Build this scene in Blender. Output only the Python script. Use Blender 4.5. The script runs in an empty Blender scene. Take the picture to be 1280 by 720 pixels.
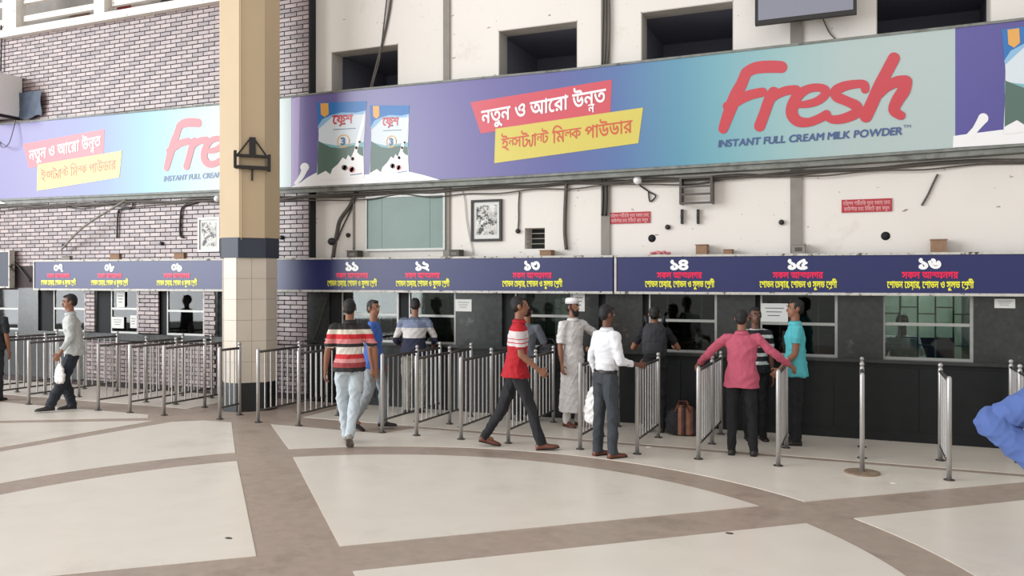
import bpy, bmesh, math, random
import numpy as np
from mathutils import Vector, Matrix, noise
random.seed(7)
PI = math.pi
scene = bpy.context.scene
C = scene.collection

# ------------------------------------------------------------------ camera, light, exposure
FPX, CAMH, HZ = 1030.0, 1.95, 350.0
TH = math.atan(435 / FPX)
cam = bpy.data.cameras.new('camera'); camo = bpy.data.objects.new('camera', cam); C.objects.link(camo)
camo.location = (0, 0, CAMH); camo.rotation_euler = (PI / 2, 0, TH)
cam.sensor_width = 36; cam.lens = FPX / 1280 * 36; cam.shift_y = -10 / 1280
cam.clip_end = 200
scene.camera = camo
scene.view_settings.view_transform = 'Standard'; scene.view_settings.look = 'None'
scene.view_settings.gamma = 1; scene.view_settings.use_curve_mapping = False
scene.view_settings.exposure = 0.2
w = bpy.data.worlds.new('sky'); scene.world = w; w.use_nodes = True
w.node_tree.nodes['Background'].inputs[0].default_value = (1.0, 0.985, 0.965, 1)
w.node_tree.nodes['Background'].inputs[1].default_value = 0.62
def area(name, loc, target, sx, sy, radiance, col=(1, 1, 1)):
    l = bpy.data.lights.new(name, 'AREA'); l.shape = 'RECTANGLE'; l.size = sx; l.size_y = sy
    l.energy = radiance * PI * sx * sy; l.color = col
    o = bpy.data.objects.new(name, l); C.objects.link(o); o.location = loc
    o.rotation_euler = (Vector(target) - Vector(loc)).to_track_quat('-Z', 'Y').to_euler()
    return o
area('daylight_side_opening', (-26, -7, 7), (-9, 11, 3.2), 18, 14, 8.0, (0.93, 0.97, 1.0))
area('daylight_front_opening', (-2, -9, 11), (-2, 9, 1.5), 18, 6, 1.3, (1, 0.98, 0.95))

# ------------------------------------------------------------------ photo geometry: pixel -> plane at depth Y / floor
FW = (-math.sin(TH), math.cos(TH)); RT = (math.cos(TH), math.sin(TH))
def W(x, y, Y=11.0):
    dx = FW[0] + RT[0] * (x - 640) / FPX; dy = FW[1] + RT[1] * (x - 640) / FPX; t = Y / dy
    return dx * t, CAMH + t * (HZ - y) / FPX
def WX(x, Y=11.0): return W(x, HZ, Y)[0]
def WZ(x, y, Y=11.0): return W(x, y, Y)[1]
def F(x, y):
    z = CAMH * FPX / (y - HZ); r = z * (x - 640) / FPX
    return Vector((FW[0] * z + RT[0] * r, FW[1] * z + RT[1] * r, 0))
def face(px, deg):
    """yaw (rotation about z) so that local +Y looks away from the viewer at column px, turned deg to the right"""
    return TH - math.atan((px - 640) / FPX) - math.radians(deg)

# ------------------------------------------------------------------ materials
def srgb(c):
    return tuple(((v / 255) / 12.92 if v / 255 <= 0.04045 else (((v / 255) + 0.055) / 1.055) ** 2.4) for v in c) + (1,)
def mat(name, rgb, rough=0.6, metal=0.0, vary=0.0, scale=6.0, bump=0.0, bscale=60.0, spec=0.5, detail=4, stain=None, stain_scale=1.2, stain_lo=0.55, stain_hi=0.75, speck=None):
    m = bpy.data.materials.new(name); m.use_nodes = True
    nt = m.node_tree; b = nt.nodes['Principled BSDF']
    col = srgb(rgb)
    b.inputs['Base Color'].default_value = col; b.inputs['Roughness'].default_value = rough
    b.inputs['Metallic'].default_value = metal; b.inputs['Specular IOR Level'].default_value = spec
    tc = nt.nodes.new('ShaderNodeTexCoord')
    last = None
    if vary > 0:
        n = nt.nodes.new('ShaderNodeTexNoise'); n.inputs['Scale'].default_value = scale; n.inputs['Detail'].default_value = detail
        nt.links.new(tc.outputs['Object'], n.inputs['Vector'])
        r = nt.nodes.new('ShaderNodeMapRange'); r.inputs[1].default_value = 0.25; r.inputs[2].default_value = 0.75
        r.inputs[3].default_value = 1 - vary; r.inputs[4].default_value = 1 + vary * 0.6
        nt.links.new(n.outputs['Fac'], r.inputs[0])
        mx = nt.nodes.new('ShaderNodeVectorMath'); mx.operation = 'SCALE'; mx.inputs[0].default_value = col[:3]
        nt.links.new(r.outputs[0], mx.inputs['Scale']); last = mx.outputs[0]
    if stain:
        n = nt.nodes.new('ShaderNodeTexNoise'); n.inputs['Scale'].default_value = stain_scale; n.inputs['Detail'].default_value = 8
        n.inputs['Roughness'].default_value = 0.7
        nt.links.new(tc.outputs['Object'], n.inputs['Vector'])
        r = nt.nodes.new('ShaderNodeMapRange'); r.inputs[1].default_value = stain_lo; r.inputs[2].default_value = stain_hi
        nt.links.new(n.outputs['Fac'], r.inputs[0])
        mix = nt.nodes.new('ShaderNodeMix'); mix.data_type = 'RGBA'
        if last: nt.links.new(last, mix.inputs[6])
        else: mix.inputs[6].default_value = col
        mix.inputs[7].default_value = srgb(stain); nt.links.new(r.outputs[0], mix.inputs[0]); last = mix.outputs[2]
    if speck:
        n = nt.nodes.new('ShaderNodeTexNoise'); n.inputs['Scale'].default_value = 13; n.inputs['Detail'].default_value = 2.5
        mp = nt.nodes.new('ShaderNodeMapping'); mp.inputs['Scale'].default_value = (.55, 1, 1.3); nt.links.new(tc.outputs['Object'], mp.inputs[0]); nt.links.new(mp.outputs[0], n.inputs['Vector'])
        r = nt.nodes.new('ShaderNodeMapRange'); r.inputs[1].default_value = .695; r.inputs[2].default_value = .73; r.inputs[4].default_value = .8
        nt.links.new(n.outputs['Fac'], r.inputs[0]); mix = nt.nodes.new('ShaderNodeMix'); mix.data_type = 'RGBA'
        nt.links.new(last, mix.inputs[6]); mix.inputs[7].default_value = srgb(speck); nt.links.new(r.outputs[0], mix.inputs[0]); last = mix.outputs[2]
    if last: nt.links.new(last, b.inputs['Base Color'])
    if bump > 0:
        n = nt.nodes.new('ShaderNodeTexNoise'); n.inputs['Scale'].default_value = bscale; n.inputs['Detail'].default_value = 3
        nt.links.new(tc.outputs['Object'], n.inputs['Vector'])
        bp = nt.nodes.new('ShaderNodeBump'); bp.inputs['Strength'].default_value = bump; bp.inputs['Distance'].default_value = 0.01
        nt.links.new(n.outputs['Fac'], bp.inputs['Height']); nt.links.new(bp.outputs[0], b.inputs['Normal'])
    return m
def ramp_mat(name, axis, stops, rough=0.5, const=False, bump=0.0, spec=0.5, vary=0.0):
    """colour by object coordinate along axis: printed gradients, dyed stripes"""
    m = mat(name, (128, 128, 128), rough, bump=bump, bscale=40, spec=spec); nt = m.node_tree; b = nt.nodes['Principled BSDF']
    tc = nt.nodes.new('ShaderNodeTexCoord'); s = nt.nodes.new('ShaderNodeSeparateXYZ'); nt.links.new(tc.outputs['Object'], s.inputs[0])
    lo, hi = stops[0][0], stops[-1][0]
    mr = nt.nodes.new('ShaderNodeMapRange'); mr.inputs[1].default_value = lo; mr.inputs[2].default_value = hi
    nt.links.new(s.outputs['XYZ'.index(axis)], mr.inputs[0])
    cr = nt.nodes.new('ShaderNodeValToRGB'); cr.color_ramp.interpolation = 'CONSTANT' if const else 'LINEAR'
    els = cr.color_ramp.elements
    for i, (p, c) in enumerate(stops):
        q = (p - lo) / (hi - lo)
        e = els[i] if i < 2 else els.new(q)
        e.position = q; e.color = srgb(c)
    nt.links.new(mr.outputs[0], cr.inputs[0]); nt.links.new(cr.outputs[0], b.inputs['Base Color'])
    return m
def glass_mat(name, tint=(200, 215, 210), refl=1.0):
    m = bpy.data.materials.new(name); m.use_nodes = True; nt = m.node_tree
    for n in list(nt.nodes): nt.nodes.remove(n)
    o = nt.nodes.new('ShaderNodeOutputMaterial'); mx = nt.nodes.new('ShaderNodeMixShader')
    t = nt.nodes.new('ShaderNodeBsdfTransparent'); t.inputs[0].default_value = srgb(tint)
    g = nt.nodes.new('ShaderNodeBsdfGlossy'); g.inputs['Roughness'].default_value = 0.03
    f = nt.nodes.new('ShaderNodeFresnel'); f.inputs[0].default_value = 1.5
    mu = nt.nodes.new('ShaderNodeMath'); mu.operation = 'MULTIPLY'; mu.inputs[1].default_value = refl; mu.use_clamp = True
    nt.links.new(f.outputs[0], mu.inputs[0]); nt.links.new(mu.outputs[0], mx.inputs[0])
    nt.links.new(t.outputs[0], mx.inputs[1]); nt.links.new(g.outputs[0], mx.inputs[2]); nt.links.new(mx.outputs[0], o.inputs[0])
    return m

M = dict(
    slab=mat('cream_terrazzo', (230, 221, 208), 0.3, vary=0.04, scale=3, stain=(196, 184, 168), stain_scale=0.9, stain_lo=0.55, stain_hi=0.9, spec=0.5),
    band=mat('brown_terrazzo', (172, 154, 140), 0.4, vary=0.13, scale=9, stain=(136, 120, 108), stain_scale=1.7, stain_lo=0.52, stain_hi=0.75),
    plaster=mat('white_plaster', (226, 220, 213), 0.85, vary=0.03, scale=1.3, stain=(176, 164, 150), stain_scale=1.0, stain_lo=0.6, stain_hi=0.95, bump=0.15, bscale=30, speck=(120, 104, 90)),
    reveal=mat('painted_reveal', (196, 190, 182), 0.8, vary=0.06, scale=5),
    conc=mat('grey_concrete', (140, 134, 127), 0.8, vary=0.12, scale=7),
    mortar=mat('dark_mortar', (62, 52, 52), 0.85, vary=0.1, scale=30),
    plinth=mat('plinth_stone', (30, 33, 35), 0.35, vary=0.3, scale=8),
    granite=mat('dark_granite', (52, 54, 53), 0.22, vary=0.35, scale=14, bump=0.04, bscale=90, stain=(104, 104, 100), stain_scale=3.5, stain_lo=0.62, stain_hi=0.8),
    granite_low=mat('black_granite', (25, 27, 29), 0.38, vary=0.3, scale=6, spec=0.35),
    frame=mat('aluminium_frame', (168, 168, 164), 0.4, metal=0.3, vary=0.1, scale=20),
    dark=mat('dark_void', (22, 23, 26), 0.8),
    upper_dark=mat('dark_upper_room', (136, 137, 150), 0.8),
    steel=mat('brushed_steel', (186, 184, 182), 0.38, metal=0.6, vary=0.08, scale=30),
    rail=mat('dull_steel_rail', (92, 87, 83), 0.45, metal=0.6, vary=0.12, scale=30),
    colpaint=mat('tan_column_paint', (198, 175, 142), 0.6, vary=0.04, scale=2, stain=(170, 146, 118), stain_scale=1.5, stain_lo=0.66, stain_hi=0.85),
    navy=mat('navy_band', (52, 58, 72), 0.5, vary=0.1, scale=10),
    tile=mat('cream_wall_tile', (208, 196, 180), 0.3, vary=0.05, scale=4),
    grout=mat('grey_grout', (140, 130, 120), 0.8),
    black=mat('black_metal', (38, 34, 33), 0.55, vary=0.1, scale=20),
    cable=mat('grey_cable', (88, 82, 76), 0.7, vary=0.2, scale=15),
    tray=mat('weathered_tray', (128, 130, 124), 0.6, vary=0.3, scale=9, stain=(70, 62, 55), stain_scale=4),
    card=mat('brown_cardboard', (146, 116, 92), 0.85, vary=0.1, scale=12),
    paper=mat('white_paper', (214, 214, 210), 0.8, vary=0.03, scale=8),
    ink=mat('grey_ink', (70, 70, 76), 0.8),
    white=mat('white_print', (236, 234, 234), 0.34, spec=.7),
    red=mat('red_print', (192, 52, 64), 0.34, spec=.7),
    redbox=mat('coral_print', (200, 72, 86), 0.34, spec=.7),
    yellowbox=mat('yellow_print', (206, 190, 84), 0.34, spec=.7),
    orangetext=mat('orange_red_print', (202, 84, 50), 0.34, spec=.7),
    navytext=mat('navy_print', (58, 84, 132), 0.34, spec=.7),
    signblue=mat('sign_blue', (15, 26, 88), 0.42, spec=0.7, vary=0.06, scale=2),
    signred=mat('sign_red', (238, 24, 80), 0.4), signyellow=mat('sign_yellow', (240, 236, 60), 0.4),
    signwhite=mat('sign_white', (245, 245, 245), 0.4),
    plaque=mat('red_plaque', (176, 52, 62), 0.5, vary=0.1, scale=20), plaquetext=mat('plaque_text', (226, 170, 170), 0.6),
    battered=mat('battered_strip', (196, 192, 184), 0.6, vary=0.15, scale=20, stain=(70, 62, 56), stain_scale=9, stain_lo=0.55, stain_hi=0.62),
    glass=glass_mat('window_glass', (188, 198, 192), 1.0),
    greenglass=mat('green_glass', (112, 134, 126), 0.3, vary=0.1, scale=2, spec=0.4),
    inner=mat('booth_wall', (160, 172, 160), 0.8, vary=0.15, scale=3), innerdark=mat('booth_dark', (60, 62, 60), 0.8),
    bluebin=mat('blue_plastic', (60, 110, 165), 0.5),
    skin=mat('brown_skin', (142, 96, 72), 0.55, vary=0.06, scale=20), skin2=mat('dark_brown_skin', (104, 68, 52), 0.55, vary=0.06, scale=20),
    hair=mat('black_hair', (20, 18, 18), 0.55, vary=0.3, scale=60, bump=0.6, bscale=150),
    eye=mat('dark_eye', (22, 16, 14), 0.2), eyewhite=mat('eye_white', (215, 208, 200), 0.3), lip=mat('lip', (120, 66, 58), 0.5),
    bag=mat('white_plastic_bag', (226, 222, 220), 0.35, vary=0.05, scale=12, bump=0.5, bscale=25),
    shoe_brown=mat('brown_leather', (112, 62, 46), 0.4), shoe_black=mat('black_leather', (34, 28, 27), 0.4), shoe_grey=mat('grey_canvas', (146, 140, 134), 0.8),
    belt=mat('belt', (26, 22, 20), 0.5),
)

# ------------------------------------------------------------------ mesh collector
class MB:
    def __init__(s): s.v = []; s.f = []; s.n = 0
    def add(s, vs, fs):
        s.v.extend([tuple(v) for v in vs]); s.f.extend([tuple(i + s.n for i in f) for f in fs]); s.n += len(vs); return s
    def box(s, x0, x1, y0, y1, z0, z1):
        return s.add([(x0, y0, z0), (x1, y0, z0), (x1, y1, z0), (x0, y1, z0), (x0, y0, z1), (x1, y0, z1), (x1, y1, z1), (x0, y1, z1)],
                     [(0, 3, 2, 1), (4, 5, 6, 7), (0, 1, 5, 4), (1, 2, 6, 5), (2, 3, 7, 6), (3, 0, 4, 7)])
    def bevbox(s, x0, x1, y0, y1, z0, z1, b):
        # front (toward -Y) face chamfered: a cheap eased brick
        return s.add([(x0 + b, y0, z0 + b), (x1 - b, y0, z0 + b), (x1 - b, y0, z1 - b), (x0 + b, y0, z1 - b),
                      (x0, y0 + b, z0), (x1, y0 + b, z0), (x1, y0 + b, z1), (x0, y0 + b, z1),
                      (x0, y1, z0), (x1, y1, z0), (x1, y1, z1), (x0, y1, z1)],
                     [(0, 1, 2, 3), (4, 5, 1, 0), (5, 6, 2, 1), (6, 7, 3, 2), (7, 4, 0, 3), (8, 9, 5, 4), (9, 10, 6, 5), (10, 11, 7, 6), (11, 8, 4, 7), (11, 10, 9, 8)])
    def obox(s, c, ax, ay, az):
        c, ax, ay, az = map(Vector, (c, ax, ay, az)); vs = []
        for k in (-1, 1):
            for (i, j) in ((-1, -1), (1, -1), (1, 1), (-1, 1)): vs.append(c + ax * i + ay * j + az * k)
        return s.add(vs, [(0, 3, 2, 1), (4, 5, 6, 7), (0, 1, 5, 4), (1, 2, 6, 5), (2, 3, 7, 6), (3, 0, 4, 7)])
    def tube(s, pts, r, n=8, cap=True):
        pts = [Vector(p) for p in pts]; rs = r if isinstance(r, (list, tuple)) else [r] * len(pts)
        rings = []; up = None
        for i, p in enumerate(pts):
            a = pts[max(i - 1, 0)]; b = pts[min(i + 1, len(pts) - 1)]; d = (b - a).normalized()
            if up is None or abs(up.dot(d)) > 0.95:
                up = Vector((0, 0, 1)) if abs(d.z) < 0.9 else Vector((1, 0, 0))
            u = (up - d * up.dot(d)).normalized(); v = d.cross(u); up = u
            rings.append([p + (u * math.cos(2 * PI * k / n) + v * math.sin(2 * PI * k / n)) * rs[i] for k in range(n)])
        return s.loft(rings, cap)
    def loft(s, rings, cap=True):
        n = len(rings[0]); vs = [p for r in rings for p in r]; fs = []
        for i in range(len(rings) - 1):
            for k in range(n):
                a = i * n + k; b = i * n + (k + 1) % n; fs.append((a, b, b + n, a + n))
        if cap: fs.append(tuple(range(n))[::-1]); fs.append(tuple(range((len(rings) - 1) * n, len(rings) * n)))
        return s.add(vs, fs)
    def ell(s, c, r, mtx=None, nu=12, nv=8):
        c = Vector(c); vs = []; fs = []
        for j in range(1, nv):
            t = PI * j / nv
            for i in range(nu):
                p = 2 * PI * i / nu; q = Vector((math.sin(t) * math.cos(p) * r[0], math.sin(t) * math.sin(p) * r[1], math.cos(t) * r[2]))
                vs.append(c + (mtx @ q if mtx else q))
        q = Vector((0, 0, r[2])); q = mtx @ q if mtx else q
        vs.append(c + q); vs.append(c - q); top = len(vs) - 2; bot = top + 1
        for j in range(nv - 2):
            for i in range(nu):
                a = j * nu + i; b = j * nu + (i + 1) % nu; fs.append((a, a + nu, b + nu, b))
        for i in range(nu):
            fs.append((top, i, (i + 1) % nu)); k = (nv - 2) * nu; fs.append((bot, k + (i + 1) % nu, k + i))
        return s.add(vs, fs)
    def poly(s, pts): return s.add(pts, [tuple(range(len(pts)))])
    def prism(s, pts, y0, y1):
        """pts: (x, z) outline extruded from y0 to y1"""
        n = len(pts)
        return s.add([(x, y0, z) for x, z in pts] + [(x, y1, z) for x, z in pts],
                     [tuple(range(n)), tuple(range(2 * n - 1, n - 1, -1))] + [(i, i + n, (i + 1) % n + n, (i + 1) % n) for i in range(n)])
    def slab(s, pts, z0, z1):
        n = len(pts)
        return s.add([(p[0], p[1], z0) for p in pts] + [(p[0], p[1], z1) for p in pts],
                     [tuple(range(n))[::-1], tuple(range(n, 2 * n))] + [(i, (i + 1) % n, (i + 1) % n + n, i + n) for i in range(n)])
    def mesh(s, name, m, smooth=False):
        me = bpy.data.meshes.new(name); me.from_pydata(s.v, [], s.f); me.update()
        if m: me.materials.append(m)
        if smooth: me.polygons.foreach_set('use_smooth', [True] * len(me.polygons))
        return me
    def build(s, name, m, parent=None, smooth=False, loc=None):
        return link(name, s.mesh(name, m, smooth), parent, loc)
def link(name, me, parent=None, loc=None):
    o = bpy.data.objects.new(name, me); C.objects.link(o)
    if parent: o.parent = parent
    if loc is not None: o.location = loc
    return o
def tag(o, label=None, cat=None, group=None, kind=None):
    if label: o['label'] = label
    if cat: o['category'] = cat
    if group: o['group'] = group
    if kind: o['kind'] = kind
    return o
def empty(name, loc=(0, 0, 0), rz=0.0, **k):
    o = bpy.data.objects.new(name, None); C.objects.link(o); o.location = loc; o.rotation_euler = (0, 0, rz); o.empty_display_size = 0.2
    return tag(o, **k)
def struct(o, label=None, cat=None):
    o['kind'] = 'structure'
    if label: o['label'] = label
    if cat: o['category'] = cat
    return o

# ------------------------------------------------------------------ lettering
_g = {}
def outline(ch):
    """closed outlines of one character of the built-in font"""
    if ch not in _g:
        cu = bpy.data.curves.new('glyph', 'FONT'); cu.body = ch; cu.size = 1
        o = bpy.data.objects.new('glyph', cu); C.objects.link(o); bpy.context.view_layer.update()
        c = o.to_curve(bpy.context.evaluated_depsgraph_get()); out = []
        for s in c.splines:
            B = s.bezier_points; P = []
            for k in range(len(B)):
                a, b = B[k], B[(k + 1) % len(B)]
                for q in range(5):
                    t = q / 5; u = 1 - t; p = a.co * u ** 3 + a.handle_right * 3 * u * u * t + b.handle_left * 3 * u * t * t + b.co * t ** 3; P.append((p.x, p.y))
            out.append(P)
        o.to_curve_clear(); bpy.data.objects.remove(o); bpy.data.curves.remove(cu); _g[ch] = out
    return _g[ch]
_gm = {}
def glyph(ch, bold=0.0, bands=46):
    """nonzero-winding fill of the outlines in thin horizontal bands, dilated by bold"""
    if (ch, bold) in _gm: return _gm[(ch, bold)]
    cs = outline(ch); E = []
    for P in cs:
        for k in range(len(P)):
            a, b = P[k], P[(k + 1) % len(P)]
            if a[1] != b[1]: E.append((a, b) if a[1] < b[1] else (b, a)); E[-1] = (*E[-1], 1 if a[1] < b[1] else -1)
    def cut(y):
        X = sorted((a[0] + (y - a[1]) / (b[1] - a[1]) * (b[0] - a[0]), d) for a, b, d in E if a[1] <= y < b[1]); I = []; w_ = 0
        for x, d in X:
            if w_ == 0: x0 = x
            w_ += d
            if w_ == 0 and x - x0 > 1e-4: I.append((x0, x))
        return I
    def cutb(y):
        I = []
        for dy, e in (((0, 1),) if not bold else ((0, 1), (-.7, .7), (.7, .7), (-1, .1), (1, .1))): I += [(a - bold * e, b + bold * e) for a, b in cut(y + dy * bold)]
        I.sort(); out = []
        for a, b in I:
            if out and a <= out[-1][1]: out[-1] = (out[-1][0], max(b, out[-1][1]))
            else: out.append((a, b))
        return out
    if not E: _gm[(ch, bold)] = ([], []); return _gm[(ch, bold)]
    ys = [p[1] for P in cs for p in P]; lo, hi = min(ys) - bold, max(ys) + bold; n = max(6, int(bands * (hi - lo))); vs, fs, idx = [], [], {}
    def V_(x, y):
        k = (round(x, 4), round(y, 5))
        if k not in idx: idx[k] = len(vs); vs.append((x, y))
        return idx[k]
    B = [cutb(min(max(lo + (hi - lo) * i / n, lo + 1e-4), hi - 1e-4)) for i in range(n + 1)]
    for i in range(n):
        y0, y1 = lo + (hi - lo) * i / n, lo + (hi - lo) * (i + 1) / n; Mi = cutb((y0 + y1) / 2 + 1e-5)
        for m in Mi:
            e = []
            for Bk in (B[i], B[i + 1]):
                h = [q for q in Bk if q[0] < m[1] and q[1] > m[0]]
                e.append(h[0] if len(h) == 1 and sum(1 for r in Mi if r[0] < h[0][1] and r[1] > h[0][0]) == 1 and abs(h[0][0] - m[0]) < .06 and abs(h[0][1] - m[1]) < .06 else m)
            fs.append((V_(e[0][0], y0), V_(e[0][1], y0), V_(e[1][1], y1), V_(e[1][0], y1)))
    _gm[(ch, bold)] = (vs, [f for f in fs if len(set(f)) == 4]); return _gm[(ch, bold)]
def stroke2d(pts, wd, smooth=True, seg=10):
    """thick polyline as (verts, faces); wd number or per-point list"""
    ws = wd if isinstance(wd, (list, tuple)) else [wd] * len(pts)
    P = []
    if smooth and len(pts) > 2:
        for i in range(len(pts) - 1):
            p0 = pts[max(i - 1, 0)]; p1 = pts[i]; p2 = pts[i + 1]; p3 = pts[min(i + 2, len(pts) - 1)]
            for k in range(6):
                t = k / 6
                q = [0.5 * ((2 * p1[a]) + (-p0[a] + p2[a]) * t + (2 * p0[a] - 5 * p1[a] + 4 * p2[a] - p3[a]) * t * t + (-p0[a] + 3 * p1[a] - 3 * p2[a] + p3[a]) * t ** 3) for a in (0, 1)]
                P.append((q[0], q[1], ws[i] * (1 - t) + ws[i + 1] * t))
        P.append((pts[-1][0], pts[-1][1], ws[-1]))
    else: P = [(p[0], p[1], ws[i]) for i, p in enumerate(pts)]
    L, R = [], []
    for i, p in enumerate(P):
        a = P[max(i - 1, 0)]; b = P[min(i + 1, len(P) - 1)]; dx, dy = b[0] - a[0], b[1] - a[1]; l = math.hypot(dx, dy) or 1
        nx, ny = -dy / l * p[2] / 2, dx / l * p[2] / 2; L.append((p[0] + nx, p[1] + ny)); R.append((p[0] - nx, p[1] - ny))
    vs = L + R; n = len(P); fs = [(i, n + i, n + i + 1, i + 1) for i in range(n - 1)]
    for e, sgn in ((0, -1), (n - 1, 1)):
        b0 = len(vs); vs += [(P[e][0] + P[e][2] / 2 * math.cos(2 * PI * k / 14), P[e][1] + P[e][2] / 2 * math.sin(2 * PI * k / 14)) for k in range(14)]
        fs.append(tuple(range(b0, b0 + 14)))
    return vs, fs
def layout(tokens, bold=0.0):
    """tokens: single glyphs, '_' space, 'a+b' joined pair, 'a/b' b written small under a, 'YA' and 'RA' joined strokes. Returns verts, faces, width (headline at 0.62)"""
    V, Fc, x = [], [], 0.0; layer = [0]
    def put(ch, ox, oy, s=1.0):
        vs, fs = glyph(ch, bold); n = len(V); layer[0] += 1       # each glyph a hair nearer, so joined ones never coincide
        V.extend([(ox + a * s, oy + b * s, layer[0]) for a, b in vs]); Fc.extend([tuple(i + n for i in f) for f in fs])
    def ink(ch):
        vs, _ = glyph(ch, 0.0); xs = [v[0] for v in vs]; return min(xs), max(xs)
    def stroke(pts, wd):
        vs, fs = stroke2d(pts, wd); n = len(V); layer[0] += 1; V.extend([(v[0], v[1], layer[0]) for v in vs]); Fc.extend([tuple(i + n for i in f) for f in fs])
    for t in tokens.split():
        if t == '_': x += 0.3
        elif t == 'YA': stroke([(x + .04, .34), (x + .1, .08), (x + .2, .02), (x + .27, .2), (x + .3, .58)], .07 + bold * 2); x += .33
        elif t == 'RA': stroke([(x - .5, -.16), (x - .3, -.04), (x - .02, -.02)], .07 + bold * 2)
        elif t in ('ু', 'ূ', '়', 'ৃ'): put(t, x, 0)
        elif t == 'ি': put(t, x, 0); x += 0.27
        elif t == 'ী': put(t, x, 0); x += 0.27
        elif '+' in t:
            a, b = t.split('+'); put(a, x, .62 * .3, .7); x += ink(a)[1] * .7 - .06; put(b, x, .62 * .12, .88); x += ink(b)[1] * .88 - .01
        elif '/' in t:
            a, b = t.split('/'); put(a, x, 0); put(b, x + .27, -.36, .6); x += ink(a)[1] - .01
        elif all(ord(c) < 256 or ord(c) == 0x2122 for c in t):
            for c in t:
                a, b = ink(c); put(c, x - a, 0); x += b - a + 0.09
        else:
            a, b = ink(t); pad = 0.05 if (0x9e6 <= ord(t[0]) <= 0x9ef or t in 'ও,ঃ') else 0.0
            put(t, x - a + pad, 0); x += b - a - .015 + 2 * pad
    return V, Fc, x
def write(tokens, parent, m, name, p0, p1, k, Y, bold=0.0, shear=0.0):
    """p0, p1: world (X, Z) ends of the baseline; k: metres per em upright"""
    V, Fc, wd = layout(tokens, bold)
    ux, uz = (p1[0] - p0[0]) / wd, (p1[1] - p0[1]) / wd
    b = MB(); b.add([(p0[0] + ux * a + shear * c * k, Y - l * 1.5e-5, p0[1] + uz * a + c * k) for a, c, l in V], Fc)
    return b.build(name, m, parent)

# ================================================================== SETTING
# ---- floor: brown terrazzo bed with cream slabs cast between circle and spokes
fl = MB().box(-22, 6, -4, 13.5, -0.12, -0.004).build('floor', M['band']); struct(fl, 'terrazzo concourse floor, cream slabs in brown bands', 'floor')
CX, CY, R1, R2 = -3.3, 4.3, 3.97, 4.43
dA = Vector((-.69, .724)).normalized(); dB = Vector((.76, .65)).normalized()
qT, qR, qL, qB = Vector((-3.51, 5.07)), Vector((-3.13, 4.67)), Vector((-3.93, 4.66)), Vector((-3.55, 4.26))
def hit(p, d, r):
    q = p - Vector((CX, CY)); b = q.dot(d); c = q.dot(q) - r * r; t = -b + math.sqrt(b * b - c); return p + d * t
def arc(a, b, r, n=28):
    a0 = math.atan2(a.y - CY, a.x - CX); b0 = math.atan2(b.y - CY, b.x - CX)
    d = (b0 - a0 + PI) % (2 * PI) - PI
    return [Vector((CX + r * math.cos(a0 + d * i / n), CY + r * math.sin(a0 + d * i / n))) for i in range(n + 1)]
slabs = []
for q, d1, d2 in ((qT, dB, dA), (qR, -dA, dB), (qL, dA, -dB), (qB, -dB, -dA)):
    slabs.append([q] + arc(hit(q, d1, R1), hit(q, d2, R1), R1))
oT = arc(hit(qT, dB, R2), hit(qT, dA, R2), R2)
slabs.append(oT + [Vector((-7.34, 9.0)), Vector((-5.6, 9.0)), Vector((-5.4, 9.5)), Vector((1.75, 9.5))])
oR = arc(hit(qR, -dA, R2), hit(qR, dB, R2), R2)
slabs.append(oR + [qR + dB * 8.5, Vector((5.5, 8)), Vector((5.5, -.5))])
oL = arc(hit(qL, dA, R2), hit(qL, -dB, R2), R2)
slabs.append(oL + [Vector((-9.2, 2)), Vector((-9.0, 6.4)), Vector((-8.72, 8.62)), Vector((-8.4, 8.88)), Vector((-7.93, 8.9))])
slabs.append([Vector((-9.3, 5)), Vector((-9.22, 6.5)), Vector((-9.02, 8.6)), Vector((-11.0, 7.52)), Vector((-14, 5.8)), Vector((-14, 4))])
slabs.append([Vector((-9.3, 8.75)), Vector((-9.5, 8.95)), Vector((-16, 8.95)), Vector((-16, 5.0)), Vector((-11.0, 7.78))])
slabs.append([Vector((-7.3, 9.64)), Vector((3.2, 9.64)), Vector((3.2, 10.98)), Vector((-7.3, 10.98))])
slabs.append([Vector((-21, 9.6)), Vector((-9.4, 9.6)), Vector((-9.4, 10.98)), Vector((-21, 10.98))])
def ccw(p):
    a = sum(p[i].x * p[(i + 1) % len(p)].y - p[(i + 1) % len(p)].x * p[i].y for i in range(len(p))); return p if a > 0 else p[::-1]
for s in slabs: MB().slab(ccw(s), -0.06, 0.0).build('slab', M['slab'], fl)
# ---- upper plaster wall with dark openings, recessed behind the sign
YB, YU = 11.0, 11.15
XB = WX(386, YB)                                     # right edge of the brickwork
def wall_holes(x0, x1, z0, z1, y0, y1, holes):
    b = MB(); xs = sorted({x0, x1} | {h[0] for h in holes} | {h[1] for h in holes}); zs = sorted({z0, z1} | {h[2] for h in holes} | {h[3] for h in holes})
    for i in range(len(xs) - 1):
        for j in range(len(zs) - 1):
            cx, cz = (xs[i] + xs[i + 1]) / 2, (zs[j] + zs[j + 1]) / 2
            if not any(h[0] < cx < h[1] and h[2] < cz < h[3] for h in holes): b.box(xs[i], xs[i + 1], y0, y1, zs[j], zs[j + 1])
    return b
ops = [(414, 498), (623, 722), (801, 917), (1095, 1239)]
holes = [(WX(a, YU), WX(c, YU), 4.0, 5.64) for a, c in ops]
vent = (WX(656, YU), WX(681, YU), WZ(668, 311, YU), WZ(668, 285, YU))
holes.append(vent)
for px, py, r in ((815, 298, .055), (1107, 295, .055)):
    X, Z = W(px, py, YU); holes.append((X - r, X + r, Z - r, Z + r))
wr = wall_holes(XB, 5.5, 1.8, 7.6, YU, YU + .3, holes).build('wall_right', M['plaster']); struct(wr, 'white plaster upper wall with dark openings', 'wall')
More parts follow.
